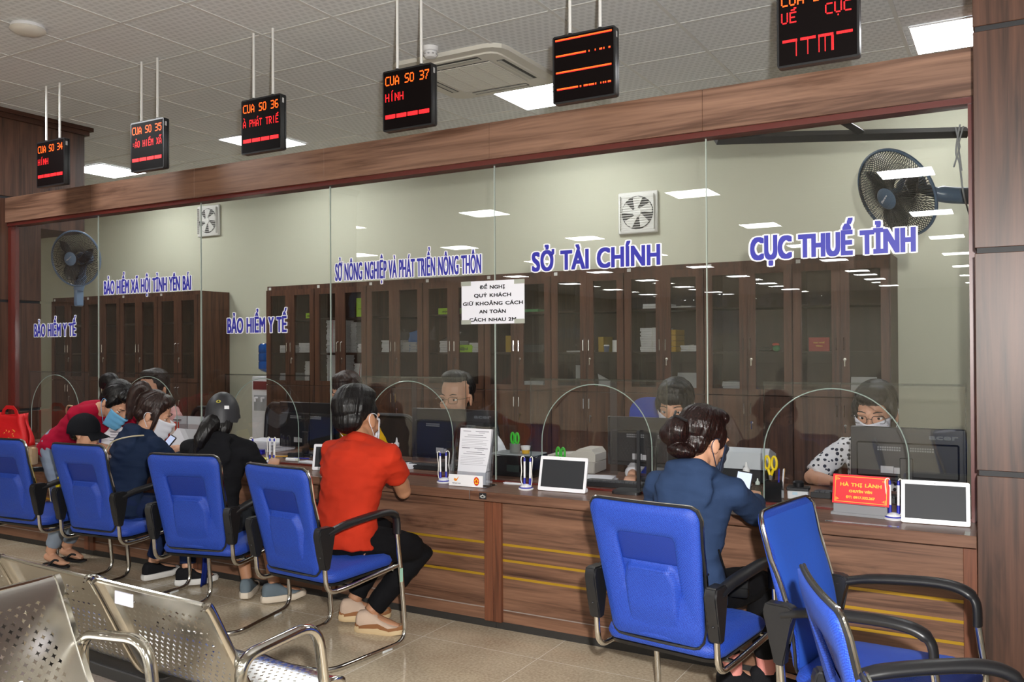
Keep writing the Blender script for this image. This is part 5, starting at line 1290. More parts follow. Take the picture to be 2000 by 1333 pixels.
def person(label, loc, hip, face, lean, head, handL, handR, ankL, ankR, s=1., sw=.185, female=False, skin=None, side=0, neckl=1.,
           elbL=(-.6, -.2, -.8), elbR=(.6, -.2, -.8), kneeL=(0, 1, .6), kneeR=(0, 1, .6), top=None, sleeve='long', hem=-.10, collar=None, bottom=None, leg_end=1.,
           shoes=None, socks=None, band=None, toe=(0, 0), hood=False, curl=(.5, .5), hdir=None, vox=.006, folds=.015, fat=1., shoulder_fwd=0., palms=None, headk=1.2, headvec=None, armk=1., open_neck=False, clothvox=.008):
    f = R(face); F0 = Vector((-math.sin(f), math.cos(f), 0)); R0 = Vector((math.cos(f), math.sin(f), 0)); U = Vector((0, 0, 1))
    loc = Vector(loc); H = Vector(hip) - loc
    L = .47 * s; l0, l1 = R(lean[0]), R(lean[1]); sd = math.tan(R(side))
    def dirt(t): 
        l = l0 + (l1 - l0) * min(1, max(0, t)); return (U * math.cos(l) + F0 * math.sin(l) + R0 * sd).normalized()
    def sp(t):
        if t < 0: return H + dirt(0) * L * t
        p = H.copy(); n_ = 8; tt = min(t, 1.2)
        for k in range(n_): p = p + dirt((k + .5) / n_ * tt) * L * tt / n_
        return p
    def ring(t, hw, hd, off=0., n_=20, g=0.):
        d = dirt(t); fwd = R0.cross(d) * -1; fwd = d.cross(R0)
        c = sp(t) + fwd * off * s
        return [c + R0 * (hw + g) * s * math.cos(2 * PI * k / n_) + fwd * (hd + g) * s * math.sin(2 * PI * k / n_) for k in range(n_)]
    k = sw / .185
    if female: TR = [(-.20, .11, .085, 0), (-.1, .165, .115, 0), (.04, .172, .118, 0), (.26, .135, .098, .005), (.48, .145, .105, .01), (.68, .155, .115, .015), (.84, .158 * k * 1.05, .092, .0), (.93, .12 * k, .068, -.005), (1.0, .062, .056, 0)]
    else: TR = [(-.20, .11, .085, 0), (-.1, .155, .112, 0), (.04, .160, .116, 0), (.26, .148, .108, .005), (.48, .158, .112, .008), (.68, .172 * k, .118, .01), (.84, .170 * k, .098, .0), (.93, .13 * k, .074, -.005), (1.0, .066, .060, 0)]
    TR = [(t, a * (fat if t < .8 else 1), b_ * (fat if t < .8 else 1), o) for t, a, b_, o in TR]
    root = bpy.data.objects.new('tmp', None)
    up1 = dirt(.92); fwd1 = up1.cross(R0); shf = fwd1 * shoulder_fwd
    S = {-1: sp(.885) - R0 * sw * s + shf, 1: sp(.885) + R0 * sw * s + shf}
    ua, fa, th, shn = .285 * s * armk, .245 * s * armk, .42 * s, .41 * s
    def loc_vec(v): return R0 * v[0] + F0 * v[1] + U * v[2]
    b = MB()
    b.loft([ring(*r) for r in TR])
    # head frame
    hy, hp, hr = (R(a) for a in head[:3])
    C7 = sp(1.0)
    hd_dir = (dirt(1.) * .8 + U * .3 + F0 * .18 if headvec is None else Vector(headvec)).normalized()
    HC = C7 + hd_dir * .165 * s * neckl
    HM = Matrix.Translation(HC) @ Matrix.Rotation(f + hy, 4, 'Z') @ Matrix.Rotation(-hp, 4, 'X') @ Matrix.Rotation(hr, 4, 'Y') @ Matrix.Scale(headk * (s if s > .8 else s * 1.22), 4)
    hs = headk * (s if s > .8 else s * 1.22)
    b.tube([sp(.93), C7, C7.lerp(HM @ Vector((0, -.012, -.02)), .6), HM @ Vector((0, -.012, -.01))], [.068 * s, .056 * s, .052 * s, .056 * s], 14)
    def he(c, r, rx=0, ry=0, rz=0):
        # sizes follow the head frame, which carries its own scale
        m3 = (HM.to_3x3() @ Matrix.Rotation(rz, 3, 'Z') @ Matrix.Rotation(ry, 3, 'Y') @ Matrix.Rotation(rx, 3, 'X'))
        b.ell(HM @ Vector(c), r, m3)
    he((0, -.012, .035), (.075, .093, .086)); he((0, .022, -.018), (.064, .068, .088)); he((0, .028, -.068), (.050, .054, .047)); he((0, .064, -.098), (.021, .02, .018))
    for q in (-1, 1):
        he((q * .040, .056, -.03), (.022, .022, .024)); he((q * .030, .078, .019), (.024, .012, .008), 0, q * .15); he((q * .031, .075, .0065), (.016, .009, .0055))
        he((q * .077, -.010, -.012), (.008, .019, .031), .15, 0, q * -.35); he((q * .010, .096, -.034), (.0085, .009, .0065))
        he((q * .031, .074, -.0085), (.016, .008, .004))
    b.tube([HM @ Vector((0, .082, .010)), HM @ Vector((0, .094, -.012)), HM @ Vector((0, .106, -.030))], [.007 * hs, .0085 * hs, .0105 * hs], 8)
    he((0, .088, -.061), (.022, .009, .0055)); he((0, .086, -.071), (.018, .009, .006))
    # arms
    EL = {}
    for q, W, hint in ((-1, handL, elbL), (1, handR, elbR)):
        W = Vector(W) - loc; e = ik(S[q], W, ua, fa, loc_vec(hint)); EL[q] = (S[q], e, W)
        b.tube([sp(.86) + R0 * q * sw * .6 * s, S[q], S[q].lerp(e, .3), S[q].lerp(e, .75), e, e.lerp(W, .3), e.lerp(W, .8), W], [.046 * s, .048 * s, .045 * s * fat, .042 * s, .040 * s, .041 * s, .030 * s, .027 * s], 12)
        b.ell(e, (.04 * s,) * 3); b.ell(S[q], (.047 * s,) * 3); b.tube([sp(.98) + R0 * q * .04 * s, sp(.94).lerp(S[q], .55), S[q]], [.038 * s, .040 * s, .040 * s], 12)
        dv = (W - e).normalized() if hdir is None or hdir[(q + 1) // 2] is None else Vector(hdir[(q + 1) // 2]).normalized()
        pn = Vector((0, 0, -1)) if palms is None else Vector(palms[(q + 1) // 2])
        hand(b, W, dv, pn, 1 if (dv.cross(pn)).dot(R0) * q < 0 else -1, curl[(q + 1) // 2], s if s > .8 else s * 1.1)
    # legs
    KN = {}
    for q, A, hint in ((-1, ankL, kneeL), (1, ankR, kneeR)):
        A = Vector(A) - loc; h0 = sp(-.06) + R0 * q * .088 * s; kn = ik(h0, A, th, shn, loc_vec(hint)); KN[q] = (h0, kn, A)
        b.tube([h0, h0.lerp(kn, .4), h0.lerp(kn, .85), kn, kn.lerp(A, .3), kn.lerp(A, .75), A], [.088 * s, .078 * s * fat, .058 * s, .055 * s, .056 * s, .040 * s, .037 * s], 14)
        tv = Matrix.Rotation(R(toe[(q + 1) // 2]), 3, 'Z') @ F0
        b.tube([A + tv * -.035 * s + U * -.03 * s, A + tv * .05 * s + U * -.045 * s, A + tv * .125 * s + U * -.062 * s, A + tv * .165 * s + U * -.066 * s], [.036 * s, .036 * s, .028 * s, .016 * s], 10, False, .9)
        if shoes is None or shoes == 'sandal':
            wv = tv.cross(U)
            for j in range(5): p = A + tv * (.165 - .008 * j) * s + wv * (.024 - .012 * j) * q * s * -1 + U * -.066 * s; b.tube([p - tv * .02 * s, p + tv * .018 * s], [.009 * s, .007 * s], 6)
    body = skin_build(b, 'person', skin or M_skin, None, vox, 3)
    body.location = loc
    tag(body, label, 'person')
    # eyes and brows
    for q in (-1, 1):
        e = MB(); e.ell(HM @ Vector((q * .031, .0725, -.001)), (.0135 * hs, .0098 * hs, .0078 * hs), HM.to_3x3().normalized()); ey = e.build('eye', M_cuff, body)
        e = MB(); e.ell(HM @ Vector((q * .031, .0800, -.001)), (.0058 * hs, .0032 * hs, .006 * hs), HM.to_3x3().normalized()); e.build('iris', M_iris, ey)
        e = MB(); e.tube([HM @ Vector((q * x, y, z)) for x, y, z in ((.014, .0905, .022), (.03, .0905, .0275), (.046, .079, .024))], [.003, .004, .002], 6, False, .8); e.build('eyebrow', M_brow, body)
    e = MB(); e.ell(HM @ Vector((0, .0895, -.066)), (.020, .0085, .0065), HM.to_3x3().normalized()); e.build('lips', M_lip, body)
    # clothes
    g = .013
    if top is not None:
        b = MB()
        tt = [r for r in TR if r[0] > hem + .03 and r[0] < .97]
        first = [(hem, .170 * fat if not female else .178 * fat, .125 * fat, 0)]
        b.loft([ring(t, a, c, o, 20, g) for t, a, c, o in first + tt] + [ring(.985, .075, .064, 0, 20, .004)])
        for q in (-1, 1):
            s0, e, W = EL[q]
            if sleeve == 'long': pts, rr = [sp(.85) + R0 * q * sw * .55 * s, s0, s0.lerp(e, .4), e, e.lerp(W, .4), e.lerp(W, .86)], [.062, .063, .060, .055, .052, .042]
            elif sleeve == 'half': pts, rr = [sp(.85) + R0 * q * sw * .55 * s, s0, s0.lerp(e, .5), s0.lerp(e, .88)], [.062, .069, .066, .064]
            else: pts, rr = [sp(.85) + R0 * q * sw * .55 * s, s0, s0.lerp(e, .3), s0.lerp(e, .56)], [.062, .069, .066, .066]
            b.tube(pts, [r_ * s * (.5 + .5 * fat) for r_ in rr], 14)
            b.ell(s0, (.061 * s,) * 3); b.tube([sp(.985) + R0 * q * .045 * s, sp(.95).lerp(s0, .55) + dirt(.9) * .012 * s, s0], [.05 * s, .054 * s, .054 * s], 12)
        if hood:
            d = dirt(1.); fw_ = d.cross(R0)
            base = sp(.90) - fw_ * .090 * s
            m3 = Matrix((R0, d, fw_)).transposed()
            b.ell(base + d * -.05 * s, (.135 * s, .135 * s, .036 * s), m3); b.ell(base + d * .045 * s + fw_ * .01, (.115 * s, .05 * s, .05 * s), m3)
            for q in (-1, 1): b.tube([base + R0 * q * .08 * s + d * .03 * s, sp(1.0) + R0 * q * .085 * s + fw_ * .0 * s + d * .01, sp(.96) + R0 * q * .06 * s + fw_ * .07 * s], [.036 * s, .032 * s, .025 * s], 10)
            b.tube([base + R0 * -.09 * s + d * -.02 * s, base + d * -.12 * s - fw_ * .012, base + R0 * .09 * s + d * -.02 * s], [.02 * s, .028 * s, .02 * s], 10)
        tp = skin_build(b, 'jacket' if hood else 'shirt', top, body, clothvox, 12, folds)
        if collar:
            b = MB(); n_ = 24; d = dirt(1.); fw_ = d.cross(R0); rr0, rr1 = [], []
            c0 = sp(.965)
            ringp = lambda rad, up: [c0 + (R0 * math.cos(2 * PI * j / n_) + fw_ * math.sin(2 * PI * j / n_) * .92) * rad * s + d * (up - .02 * max(0, math.sin(2 * PI * j / n_))) * s for j in range(n_)]
            b.loft([ringp(.088, 0), ringp(.080, .028), ringp(.073, .052), ringp(.068, .05), ringp(.074, .0)], False); b.build('collar', collar, tp, 180)
    if bottom is not None:
        b = MB(); t0 = .16
        b.loft([ring(t, a, c, o, 20, .012) for t, a, c, o in TR if t < .2] + [ring(t0, .150 * fat, .108 * fat, 0, 20, .012)])
        for q in (-1, 1):
            h0, kn, A = KN[q]
            if leg_end >= 1: 
                en = kn.lerp(A, .93 if leg_end == 1 else leg_end - 1); b.tube([h0, h0.lerp(kn, .4), h0.lerp(kn, .85), kn, kn.lerp(en, .35), kn.lerp(en, .8), en], [v * s for v in (.098, .090, .073, .070, .066, .054, .051)], 14)
            else: b.tube([h0, h0.lerp(kn, .4), h0.lerp(kn, leg_end)], [.098 * s, .094 * s, .088 * s], 14)
        skin_build(b, 'trousers' if leg_end >= 1 else 'shorts', bottom, body, clothvox, 3, folds * .7)
    if shoes is not None:
        for q in (-1, 1):
            h0, kn, A = KN[q]; tv = Matrix.Rotation(R(toe[(q + 1) // 2]), 3, 'Z') @ F0; wv = tv.cross(U)
            P_ = lambda x, y, z: A + (tv * x + wv * y + U * z) * s
            if shoes == 'sandal':
                b = MB(); out = [(.19, .0), (.18, .03), (.12, .044), (.02, .032), (-.05, .03), (-.065, 0), (-.05, -.03), (.02, -.032), (.12, -.044), (.18, -.03)]
                b.prism(out, lambda x, y, d: P_(x, y, d), -.096, -.084); sd_ = b.build('sandal', mat('black sandal', '16171a', .6), body, 30)
                b = MB(); b.tube(spline([P_(.03, .04, -.085), P_(.09, .03, -.043), P_(.135, .012, -.06)], 5), .008, 6); b.tube(spline([P_(.03, -.04, -.085), P_(.09, -.03, -.043), P_(.135, .008, -.06)], 5), .008, 6); b.build('strap', MATS['black sandal'], sd_)
            else:
                mu, ms = shoes
                b = MB()
                sec = lambda x, w_, z0, z1, n_=14: [P_(x, w_ * math.copysign(abs(math.cos(a)) ** .7, math.cos(a)), (z0 + z1) / 2 + (z1 - z0) / 2 * math.copysign(abs(math.sin(a)) ** .8, math.sin(a))) for a in [2 * PI * j / n_ for j in range(n_)]]
                b.loft([sec(-.075, .020, -.085, -.02), sec(-.06, .034, -.09, .005), sec(-.02, .040, -.09, .012), (sec(.025, .041, -.09, .0)), sec(.07, .044, -.09, -.028), sec(.12, .046, -.09, -.048), sec(.165, .040, -.09, -.06), sec(.19, .022, -.088, -.068)])
                sh = skin_build(b, 'shoe', mu, body, .006, 3)
                b = MB(); out = [(.198, 0), (.19, .026), (.165, .043), (.12, .050), (.06, .046), (0, .042), (-.05, .04), (-.08, .022), (-.085, 0), (-.08, -.022), (-.05, -.04), (0, -.042), (.06, -.046), (.12, -.050), (.165, -.043), (.19, -.026)]
                b.loft([[P_(x * g_, y * g_, z + (.010 if x > .15 else 0)) for x, y in out] for g_, z in ((.95, -.108), (1., -.104), (1.02, -.085), (.97, -.07))]); b.build('sole', ms, sh)
                if band:
                    b = MB(); b.loft([[P_(x * g_ + .003, y * g_, z + .012 * math.sin(x * 38) + (.0 if x < .15 else -.004)) for x, y in out] for g_, z in ((.985, -.078), (1.005, -.066), (.97, -.054))], False); b.build('side_band', band, sh)
                if socks:
                    b = MB(); b.tube([A + U * -.02 * s, A + U * .02 * s, A.lerp(kn, .17)], [.043 * s, .042 * s, .043 * s], 14); b.build('sock', socks, body)
                b = MB()
                for j in range(4): x = .035 + .024 * j; z = -.012 - .014 * j; b.tube([P_(x, -.022, z - .004), P_(x, 0, z + .006), P_(x, .022, z - .004)], .003, 6)
                b.build('laces', M_white, sh)
    return dict(o=body, HM=HM, hs=hs, sp=sp, dirt=dirt, R0=R0, F0=F0, EL=EL, KN=KN, S=S, loc=loc, ring=ring, TR=TR)
def hair(P, name, m, ells, tubes=(), vox=.0045, folds=.0026):
    b = MB(); HM = P['HM']; m3 = HM.to_3x3().normalized(); k = P['hs']
    for e in ells:
        c, r = e[0], e[1]; mm = m3 @ Matrix.Rotation(e[2], 3, 'X') if len(e) > 2 else m3
        b.ell(HM @ Vector(c), [v * k for v in r], mm)
    for pts, rr in tubes: b.tube(spline([HM @ Vector(p) for p in pts], 4), [v * k for v in [rr[min(i // 4, len(rr) - 1)] + (rr[min(i // 4 + 1, len(rr) - 1)] - rr[min(i // 4, len(rr) - 1)]) * (i % 4) / 4 for i in range((len(pts) - 1) * 4 + 1)]], 10)
    o = skin_build(b, name, m, P['o'], vox, 3)
    inv = HM.inverted(); nz = noise.noise
    for v, nn in zip(o.data.vertices, [n_.vector.copy() for n_ in o.data.vertex_normals]):   # locks combed away from the crown
        p = inv @ v.co; az = math.atan2(p.x, p.y + .03 - .25 * p.z); ra = math.sqrt(p.x ** 2 + p.y ** 2 + (p.z - .13) ** 2)
        h = nz(Vector((az * 7, ra * 4, 0))) + .8 * nz(Vector((az * 15, ra * 3.5, 3))) + .45 * nz(Vector((az * 31, ra * 3, 7)))
        v.co = v.co + nn * (folds * h)
    return o
def mask(P, m, low=0., cover=1.):
    HM = P['HM']; b = MB()
    def pt(u, v):
        a = (u - .5) * 2 * 1.22; z = -.012 - .103 * v
        rx, ry = .068 - .012 * v, .076 - .006 * v
        bump = .034 * math.exp(-(a / .42) ** 2) * (1 - .55 * v) + .004 * math.sin(v * PI * 6) * (1 - abs(a) / 1.3)
        cyy = .020 + .006 * v
        zz = z - .012 * (1 - abs(a) / 1.22) * (v - .0) + .02 * (abs(a) / 1.22) ** 2 * (v - .5) * -1.2
        return HM @ Vector(((rx + .004) * math.sin(a) * 1.02, cyy + (ry + .003) * math.cos(a) + bump, zz))
    b.grid(pt, 22, 12); mo = b.build('face_mask', m, P['o'], 180, thick=.0025)
    for q in (-1, 1):
        u = 0 if q < 0 else 1
        b = MB(); b.tube(spline([pt(u, .08), HM @ Vector((q * .082, .012, .012)), HM @ Vector((q * .083, -.022, .012)), HM @ Vector((q * .080, -.030, -.015)), HM @ Vector((q * .078, -.008, -.05)), pt(u, .92)], 5), .0018, 5); b.build('ear_loop', m, mo)
    return mo
def spectacles(P, m):
    HM = P['HM']; t = None; b = MB()
    for q in (-1, 1):
        b.tube([HM @ Vector((q * .034 + a, .1005 - abs(q * .034 + a) * .12, c - .003)) for a, c in rrect(.048, .030, .010, 4)], .0017, 6, True)
        b.tube([HM @ Vector(v) for v in ((q * .059, .093, .003), (q * .076, .075, .004), (q * .082, .0, .004), (q * .081, -.025, -.012))], .0015, 6)
    b.tube([HM @ Vector(v) for v in ((-.010, .1, .0), (0, .104, .003), (.010, .1, .0))], .0015, 6)
    return b.build('glasses', m, P['o'])
SHORT = [((0, -.022, .047), (.083, .095, .086)), ((0, -.060, -.005), (.068, .045, .055)), ((0, .03, .095), (.062, .05, .034)), ((-.066, .005, .025), (.018, .03, .035)), ((.066, .005, .025), (.018, .03, .035))]
LADY = [((0, -.020, .046), (.086, .096, .088)), ((0, -.055, -.01), (.074, .05, .06)), ((0, .035, .09), (.066, .05, .038)), ((-.070, .012, .02), (.017, .032, .045)), ((.070, .012, .02), (.017, .032, .045))]
def cloth(name, c, rough=.85, bump=(300, .2)):
    return mat(name, c, rough, bump=bump, spec=.15, var=.08)

# ---- the man in the red polo
P5 = person('man in a red polo shirt and black trousers sitting with his elbow at the counter', (-3.04, -.80, 0), (-3.04, -.80, .56), -4, (3, 24), (6, 6, -6), (-3.22, -.34, .80), (-3.05, -.33, .85), (-3.22, -.52, .125), (-3.04, -.60, .105),
            s=1.04, headk=1.33, neckl=.82, headvec=(-.42, .34, .8), sw=.195, top=cloth('red polo cotton', 'b5301a'), sleeve='short', hem=-.12, bottom=cloth('black trousers', '101013'), shoes=(cloth('beige knit shoe', 'c3ab98'), mat('tan sole', 'c9b089', .6)), band=mat('brown suede', '8a5a34', .8), toe=(-55, -72),
            collar=cloth('red polo cotton', 'b5301a'), elbR=(.5, -.1, -1), elbL=(-.5, .2, -.8), kneeR=(.45, 1, .5), kneeL=(.2, 1, .5), curl=(.5, .7), fat=1.03, skin=M_skin2, shoulder_fwd=.03)
hair(P5, 'hair', M_hair, SHORT + [((0, -.01, .085), (.078, .088, .056))]); mask(P5, M_maskw)
# ---- the woman with the bun
P6 = person('woman with a hair bun and navy hoodie holding a phone at the counter', (-1.19, -.86, 0), (-1.19, -.86, .555), -6, (6, 27), (-22, 10, 4), (-1.33, -.36, .80), (-1.045, -.29, .835), (-1.09, -.50, .115), (-.965, -.42, .115),
            s=.97, sw=.178, female=True, top=cloth('navy hoodie', '2b3c5a'), hood=True, sleeve='long', hem=-.13, bottom=cloth('black leggings', '0f0f12'), shoes=(cloth('black trainer', '1a1a1d'), mat('white sole', 'd8d6d2', .6)), socks=cloth('pink sock', 'd98f86'), toe=(-40, -50),
            elbR=(.6, -.1, -1), kneeR=(.25, 1, .5), kneeL=(-.1, 1, .5), curl=(.5, .8), shoulder_fwd=.02, fat=1.02, leg_end=1.86)
hb = hair(P6, 'hair', hairmat('dark wine hair', '0f0908', '2c1714', .25), LADY + [((-.02, -.112, .02), (.055, .05, .055)), ((-.035, -.13, -.0), (.05, .035, .04)), ((.0, -.095, -.05), (.062, .05, .032))])
b = MB(); b.tube([P6['HM'] @ Vector(v) for v in ((-.06, -.10, .085), (-.02, -.14, .07), (.03, -.12, .06))], .006, 6); b.tube([P6['HM'] @ Vector(v) for v in ((-.02, -.14, .07), (-.02, -.155, .02))], .005, 6); b.build('hair_clip', M_blackp, hb)
mask(P6, M_maskn)
# ---- customer with the helmet
P4 = person('customer in a black jacket and black motorbike helmet seen from behind', (-3.95, -.86, 0), (-4.00, -.84, .555), 24, (6, 18), (14, 6, 0), (-4.45, -.40, .82), (-4.0, -.36, .80), (-4.12, -.46, .115), (-3.89, -.46, .115),
            s=.97, headk=.93, sw=.18, female=True, elbR=(.4, -.4, -1), top=cloth('black jacket', '131316'), hood=True, sleeve='long', hem=-.12, bottom=cloth('dark grey shorts', '26292e'), leg_end=.95, shoes=(cloth('grey trainer', '66727a'), mat('cream sole', 'd3c6b4', .6)), toe=(10, -55),
            curl=(.7, .4), skin=M_skin2, fat=1.03, shoulder_fwd=.02)
hr4 = hair(P4, 'hair', M_hair, [((0, -.045, -.03), (.078, .055, .075))], [([(-.03, -.09, -.05), (-.06, -.15, -.09), (-.10, -.17, -.17), (-.13, -.15, -.27)], [.06, .058, .046, .014]), ([(.03, -.08, -.05), (.03, -.10, -.10), (.0, -.11, -.16)], [.052, .045, .02])])
HM = P4['HM']; b = MB(); rings = []
for i in range(12):
    a = PI / 2 * i / 11; z = .145 * math.sin(a); r_ = math.cos(a)
    rings.append([HM @ Vector((.108 * max(r_, .03) * math.cos(t), -.008 + .128 * max(r_, .03) * math.sin(t), .0 + z)) for t in [2 * PI * j / 32 for j in range(32)]])
low = [[HM @ Vector((.108 * g * math.cos(t), -.008 + .128 * g * math.sin(t), z - (.030 if math.sin(t) < -.2 else 0.) * (1 if z < -.01 else .3))) for t in [2 * PI * j / 32 for j in range(32)]] for g, z in ((.93, -.024), (1.04, -.03), (1.035, -.012))]
b.loft(low + rings); hm = b.build('helmet', mat('matt black helmet', '26262a', .5, bump=(200, .1)), P4['o'], 60)
def on_helmet(th, ph, w_, h_, name, m, ell_=False, parent=None, lift=.0018):
    """small sticker wrapped on the shell; th around, ph up"""
    q = MB(); pt = lambda dx, dz: HM @ Vector(((.108 + lift) * math.cos(ph + dz / .14) * math.cos(th + dx / .12), -.008 + (.128 + lift) * math.cos(ph + dz / .14) * math.sin(th + dx / .12), (.145 + lift) * math.sin(ph + dz / .14)))
    if ell_: q.grid(lambda u, v: pt(w_ / 2 * v * math.cos(2 * PI * u), h_ / 2 * v * math.sin(2 * PI * u)), 20, 3)
    else: q.grid(lambda u, v: pt(w_ * (u - .5), h_ * (v - .5)), 6, 4)
    return q.build(name, m, parent or hm, 180)
on_helmet(R(-94), R(32), .040, .020, 'oval_sticker', mat('sticker yellow', 'c8c050', .4), True)
on_helmet(R(-94), R(32), .032, .014, 'oval_centre', mat('sticker black', '101010', .4), True, None, .0024)
on_helmet(R(-98), R(32), .006, .008, 'sticker_mark', MATS['sticker yellow'], True, None, .003); on_helmet(R(-90), R(32), .006, .008, 'sticker_mark', MATS['sticker yellow'], True, None, .003)
on_helmet(R(-64), R(15), .034, .022, 'white_label', M_white)
# ---- ponytailed woman
P3 = person('woman with a dark ponytail and navy hooded top bent over her phone', (-4.86, -.76, 0), (-4.93, -.76, .555), -8, (10, 30), (-40, 24, 6), (-5.08, -.34, .82), (-4.93, -.30, .83), (-4.98, -.47, .115), (-4.66, -.46, .115),
            s=.96, sw=.178, female=True, top=cloth('dark navy top', '1b2840'), hood=True, sleeve='long', hem=-.14, bottom=cloth('navy skirt cloth', '1a2646'), shoes=(cloth('black trainer', '1a1a1d'), mat('white sole', 'd8d6d2', .6)), toe=(0, -30),
            elbR=(.8, -.2, -.8), curl=(.6, .7), shoulder_fwd=.03, fat=1.05)
hair(P3, 'hair', M_hairb, LADY, [([(.0, -.075, .10), (.0, -.115, .12), (.0, -.138, .075), (.0, -.128, .0), (.01, -.105, -.08)], [.026, .034, .036, .032, .012]), ([(.072, .03, .03), (.078, .035, -.03), (.07, .03, -.10), (.06, .0, -.16)], [.014, .012, .010, .005]), ([(.02, -.05, -.05), (.03, -.04, -.10), (.045, -.02, -.15)], [.02, .016, .006])])
mask(P3, M_maskw)
# ---- bent woman in red
P1 = person('woman in a crimson shirt and pale jeans bending far over, blue mask', (-5.88, -.51, 0), (-5.88, -.51, .86), -84, (42, 68), (-2, 46, 0), (-5.48, -.20, .80), (-5.50, -.30, .80), (-6.0, -.42, .10), (-5.94, -.58, .10),
            s=.97, sw=.172, female=True, top=cloth('crimson jersey', 'a21231'), sleeve='half', hem=-.16, bottom=cloth('pale denim', '8b97a6'), shoes='sandal', toe=(0, -4), curl=(.3, .3), kneeL=(0, 1, 0), kneeR=(0, 1, 0),
            elbL=(-.6, -.4, .2), elbR=(.3, -.5, -.6), headvec=(.93, .05, .33), fat=1.02, leg_end=1.86, folds=.009)
hair(P1, 'hair', M_hair, LADY, [([(0, -.09, .05), (0, -.13, .05), (.0, -.15, .02), (0, -.13, -.02)], [.035, .045, .045, .03])])
mask(P1, M_maskb)
# ---- child
P2 = person('small child in a black cap and yellow shirt sitting on the far left chair', (-5.43, -.78, 0), (-5.43, -.78, .58), -50, (4, 26), (-6, 6, 0), (-5.22, -.52, .80), (-5.16, -.56, .80), (-5.29, -.50, .34), (-5.22, -.59, .34),
            s=.64, sw=.175, top=cloth('yellow shirt', 'e0c81e'), sleeve='half', hem=-.14, bottom=cloth('patterned shorts', '5a5040'), leg_end=.95, curl=(.4, .4), folds=.007, headvec=(.22, .12, .9), neckl=1.1, toe=(0, 0))
hair(P2, 'hair', M_hair, [((0, -.022, .044), (.079, .094, .082)), ((0, -.06, -.01), (.062, .04, .045))])
HM = P2['HM']; b = MB(); rings = [[HM @ Vector((.093 * max(math.cos(a), .03) * math.cos(t), -.012 + .112 * max(math.cos(a), .03) * math.sin(t), .02 + .122 * math.sin(a) ** .9)) for t in [2 * PI * j / 28 for j in range(28)]] for a in [PI / 2 * i / 9 for i in range(10)]]
rings = [[HM @ Vector((.092 * math.cos(t), -.012 + .111 * math.sin(t), -.008)) for t in [2 * PI * j / 28 for j in range(28)]]] + rings
b.loft(rings); cp = b.build('cap', cloth('black cap cotton', '15161a'), P2['o'], 180)
b = MB(); b.grid(lambda u, v: HM @ Vector(((.088 + .01 * v) * math.sin((u - .5) * 2.3), .085 * math.cos((u - .5) * 2.3) + .085 * v * math.cos((u - .5) * 2.0), .018 - .03 * v - .03 * ((u - .5) * 2) ** 2 * v)), 12, 6); b.build('brim', MATS['black cap cotton'], cp, 180, thick=.004)

# ---- staff behind the glass
def dotted(name, base, dot, scale, size):
    m, n, b = nt(name); tc = n.nodes.new('ShaderNodeTexCoord'); vo = n.nodes.new('ShaderNodeTexVoronoi'); vo.inputs['Scale'].default_value = scale; vo.inputs['Randomness'].default_value = .45
    lt = n.nodes.new('ShaderNodeMath'); lt.operation = 'LESS_THAN'; lt.inputs[1].default_value = size; mx = n.nodes.new('ShaderNodeMixRGB'); mx.inputs[1].default_value = lin(base); mx.inputs[2].default_value = lin(dot)
    n.links.new(tc.outputs['Object'], vo.inputs['Vector']); n.links.new(vo.outputs['Distance'], lt.inputs[0]); n.links.new(lt.outputs[0], mx.inputs[0]); n.links.new(mx.outputs[0], b.inputs['Base Color']); b.inputs['Roughness'].default_value = .8
    return m
def clerk(label, x, y, z, head, top, hL, hR, female=True, **kw):
    return person(label, (x, y, 0), (x, y, z), 180, kw.pop('lean', (4, 12)), head, hL, hR, (x + .1, y - .25, .1), (x - .1, y - .25, .1), sw=.172 if female else .188, s=.97 if female else 1., headk=1.42, female=female, top=top, bottom=cloth('dark office trousers', '1c1d22'),
                  shoes=(cloth('black trainer', '1a1a1d'), M_blackp), curl=(.3, .3), kneeL=(0, 1, .7), kneeR=(0, 1, .7), **kw)
S5 = clerk('woman in a dotted blouse, black glasses and white mask behind the right monitor', -.68, 1.02, .555, (-6, 12, 0), dotted('dotted blouse', 'd6d6d8', '2b2c33', 34, .34), (-.42, .74, .80), (-.86, .64, .80), sleeve='half', elbR=(.9, .1, -.6))
hair(S5, 'hair', M_hair, LADY + [((0, .06, .075), (.06, .035, .03))]); mask(S5, M_maskw); spectacles(S5, M_blackp)
S4 = clerk('clerk with a black fringe and white mask, mostly hidden by the hair bun', -1.84, 1.02, .555, (6, 14, 0), cloth('white blouse', 'd8d8dc'), (-1.60, .72, .80), (-1.90, .33, .797), elbR=(.7, .1, -.6), armk=1.12)
hair(S4, 'hair', M_hair, LADY + [((0, .055, .06), (.064, .038, .04)), ((-.055, .045, .03), (.018, .03, .05))]); mask(S4, M_maskw)
S3 = clerk('man with thin glasses and a white shirt looking over his monitor', -3.46, 1.0, .555, (4, 4, 0), cloth('white office shirt', 'e4e6ea'), (-3.20, .74, .80), (-3.66, .74, .80), False, collar=cloth('white office shirt', 'e4e6ea'))
hair(S3, 'hair', M_hair, [((0, -.042, .050), (.080, .085, .082)), ((0, -.06, -.005), (.068, .045, .055)), ((0, .012, .104), (.066, .062, .038)), ((-.070, -.022, .03), (.011, .022, .035)), ((.070, -.022, .03), (.011, .022, .035))]); spectacles(S3, mat('thin gold rim', '6f6450', .3, 1.))
S2 = clerk('clerk with brown hair and a yellow blouse behind the red polo man\'s head', -4.50, 1.02, .575, (10, 10, 0), cloth('yellow blouse', 'd8a818'), (-4.25, .74, .80), (-4.72, .74, .80))
hair(S2, 'hair', M_hairb, LADY + [((0, .052, .065), (.06, .036, .036))])
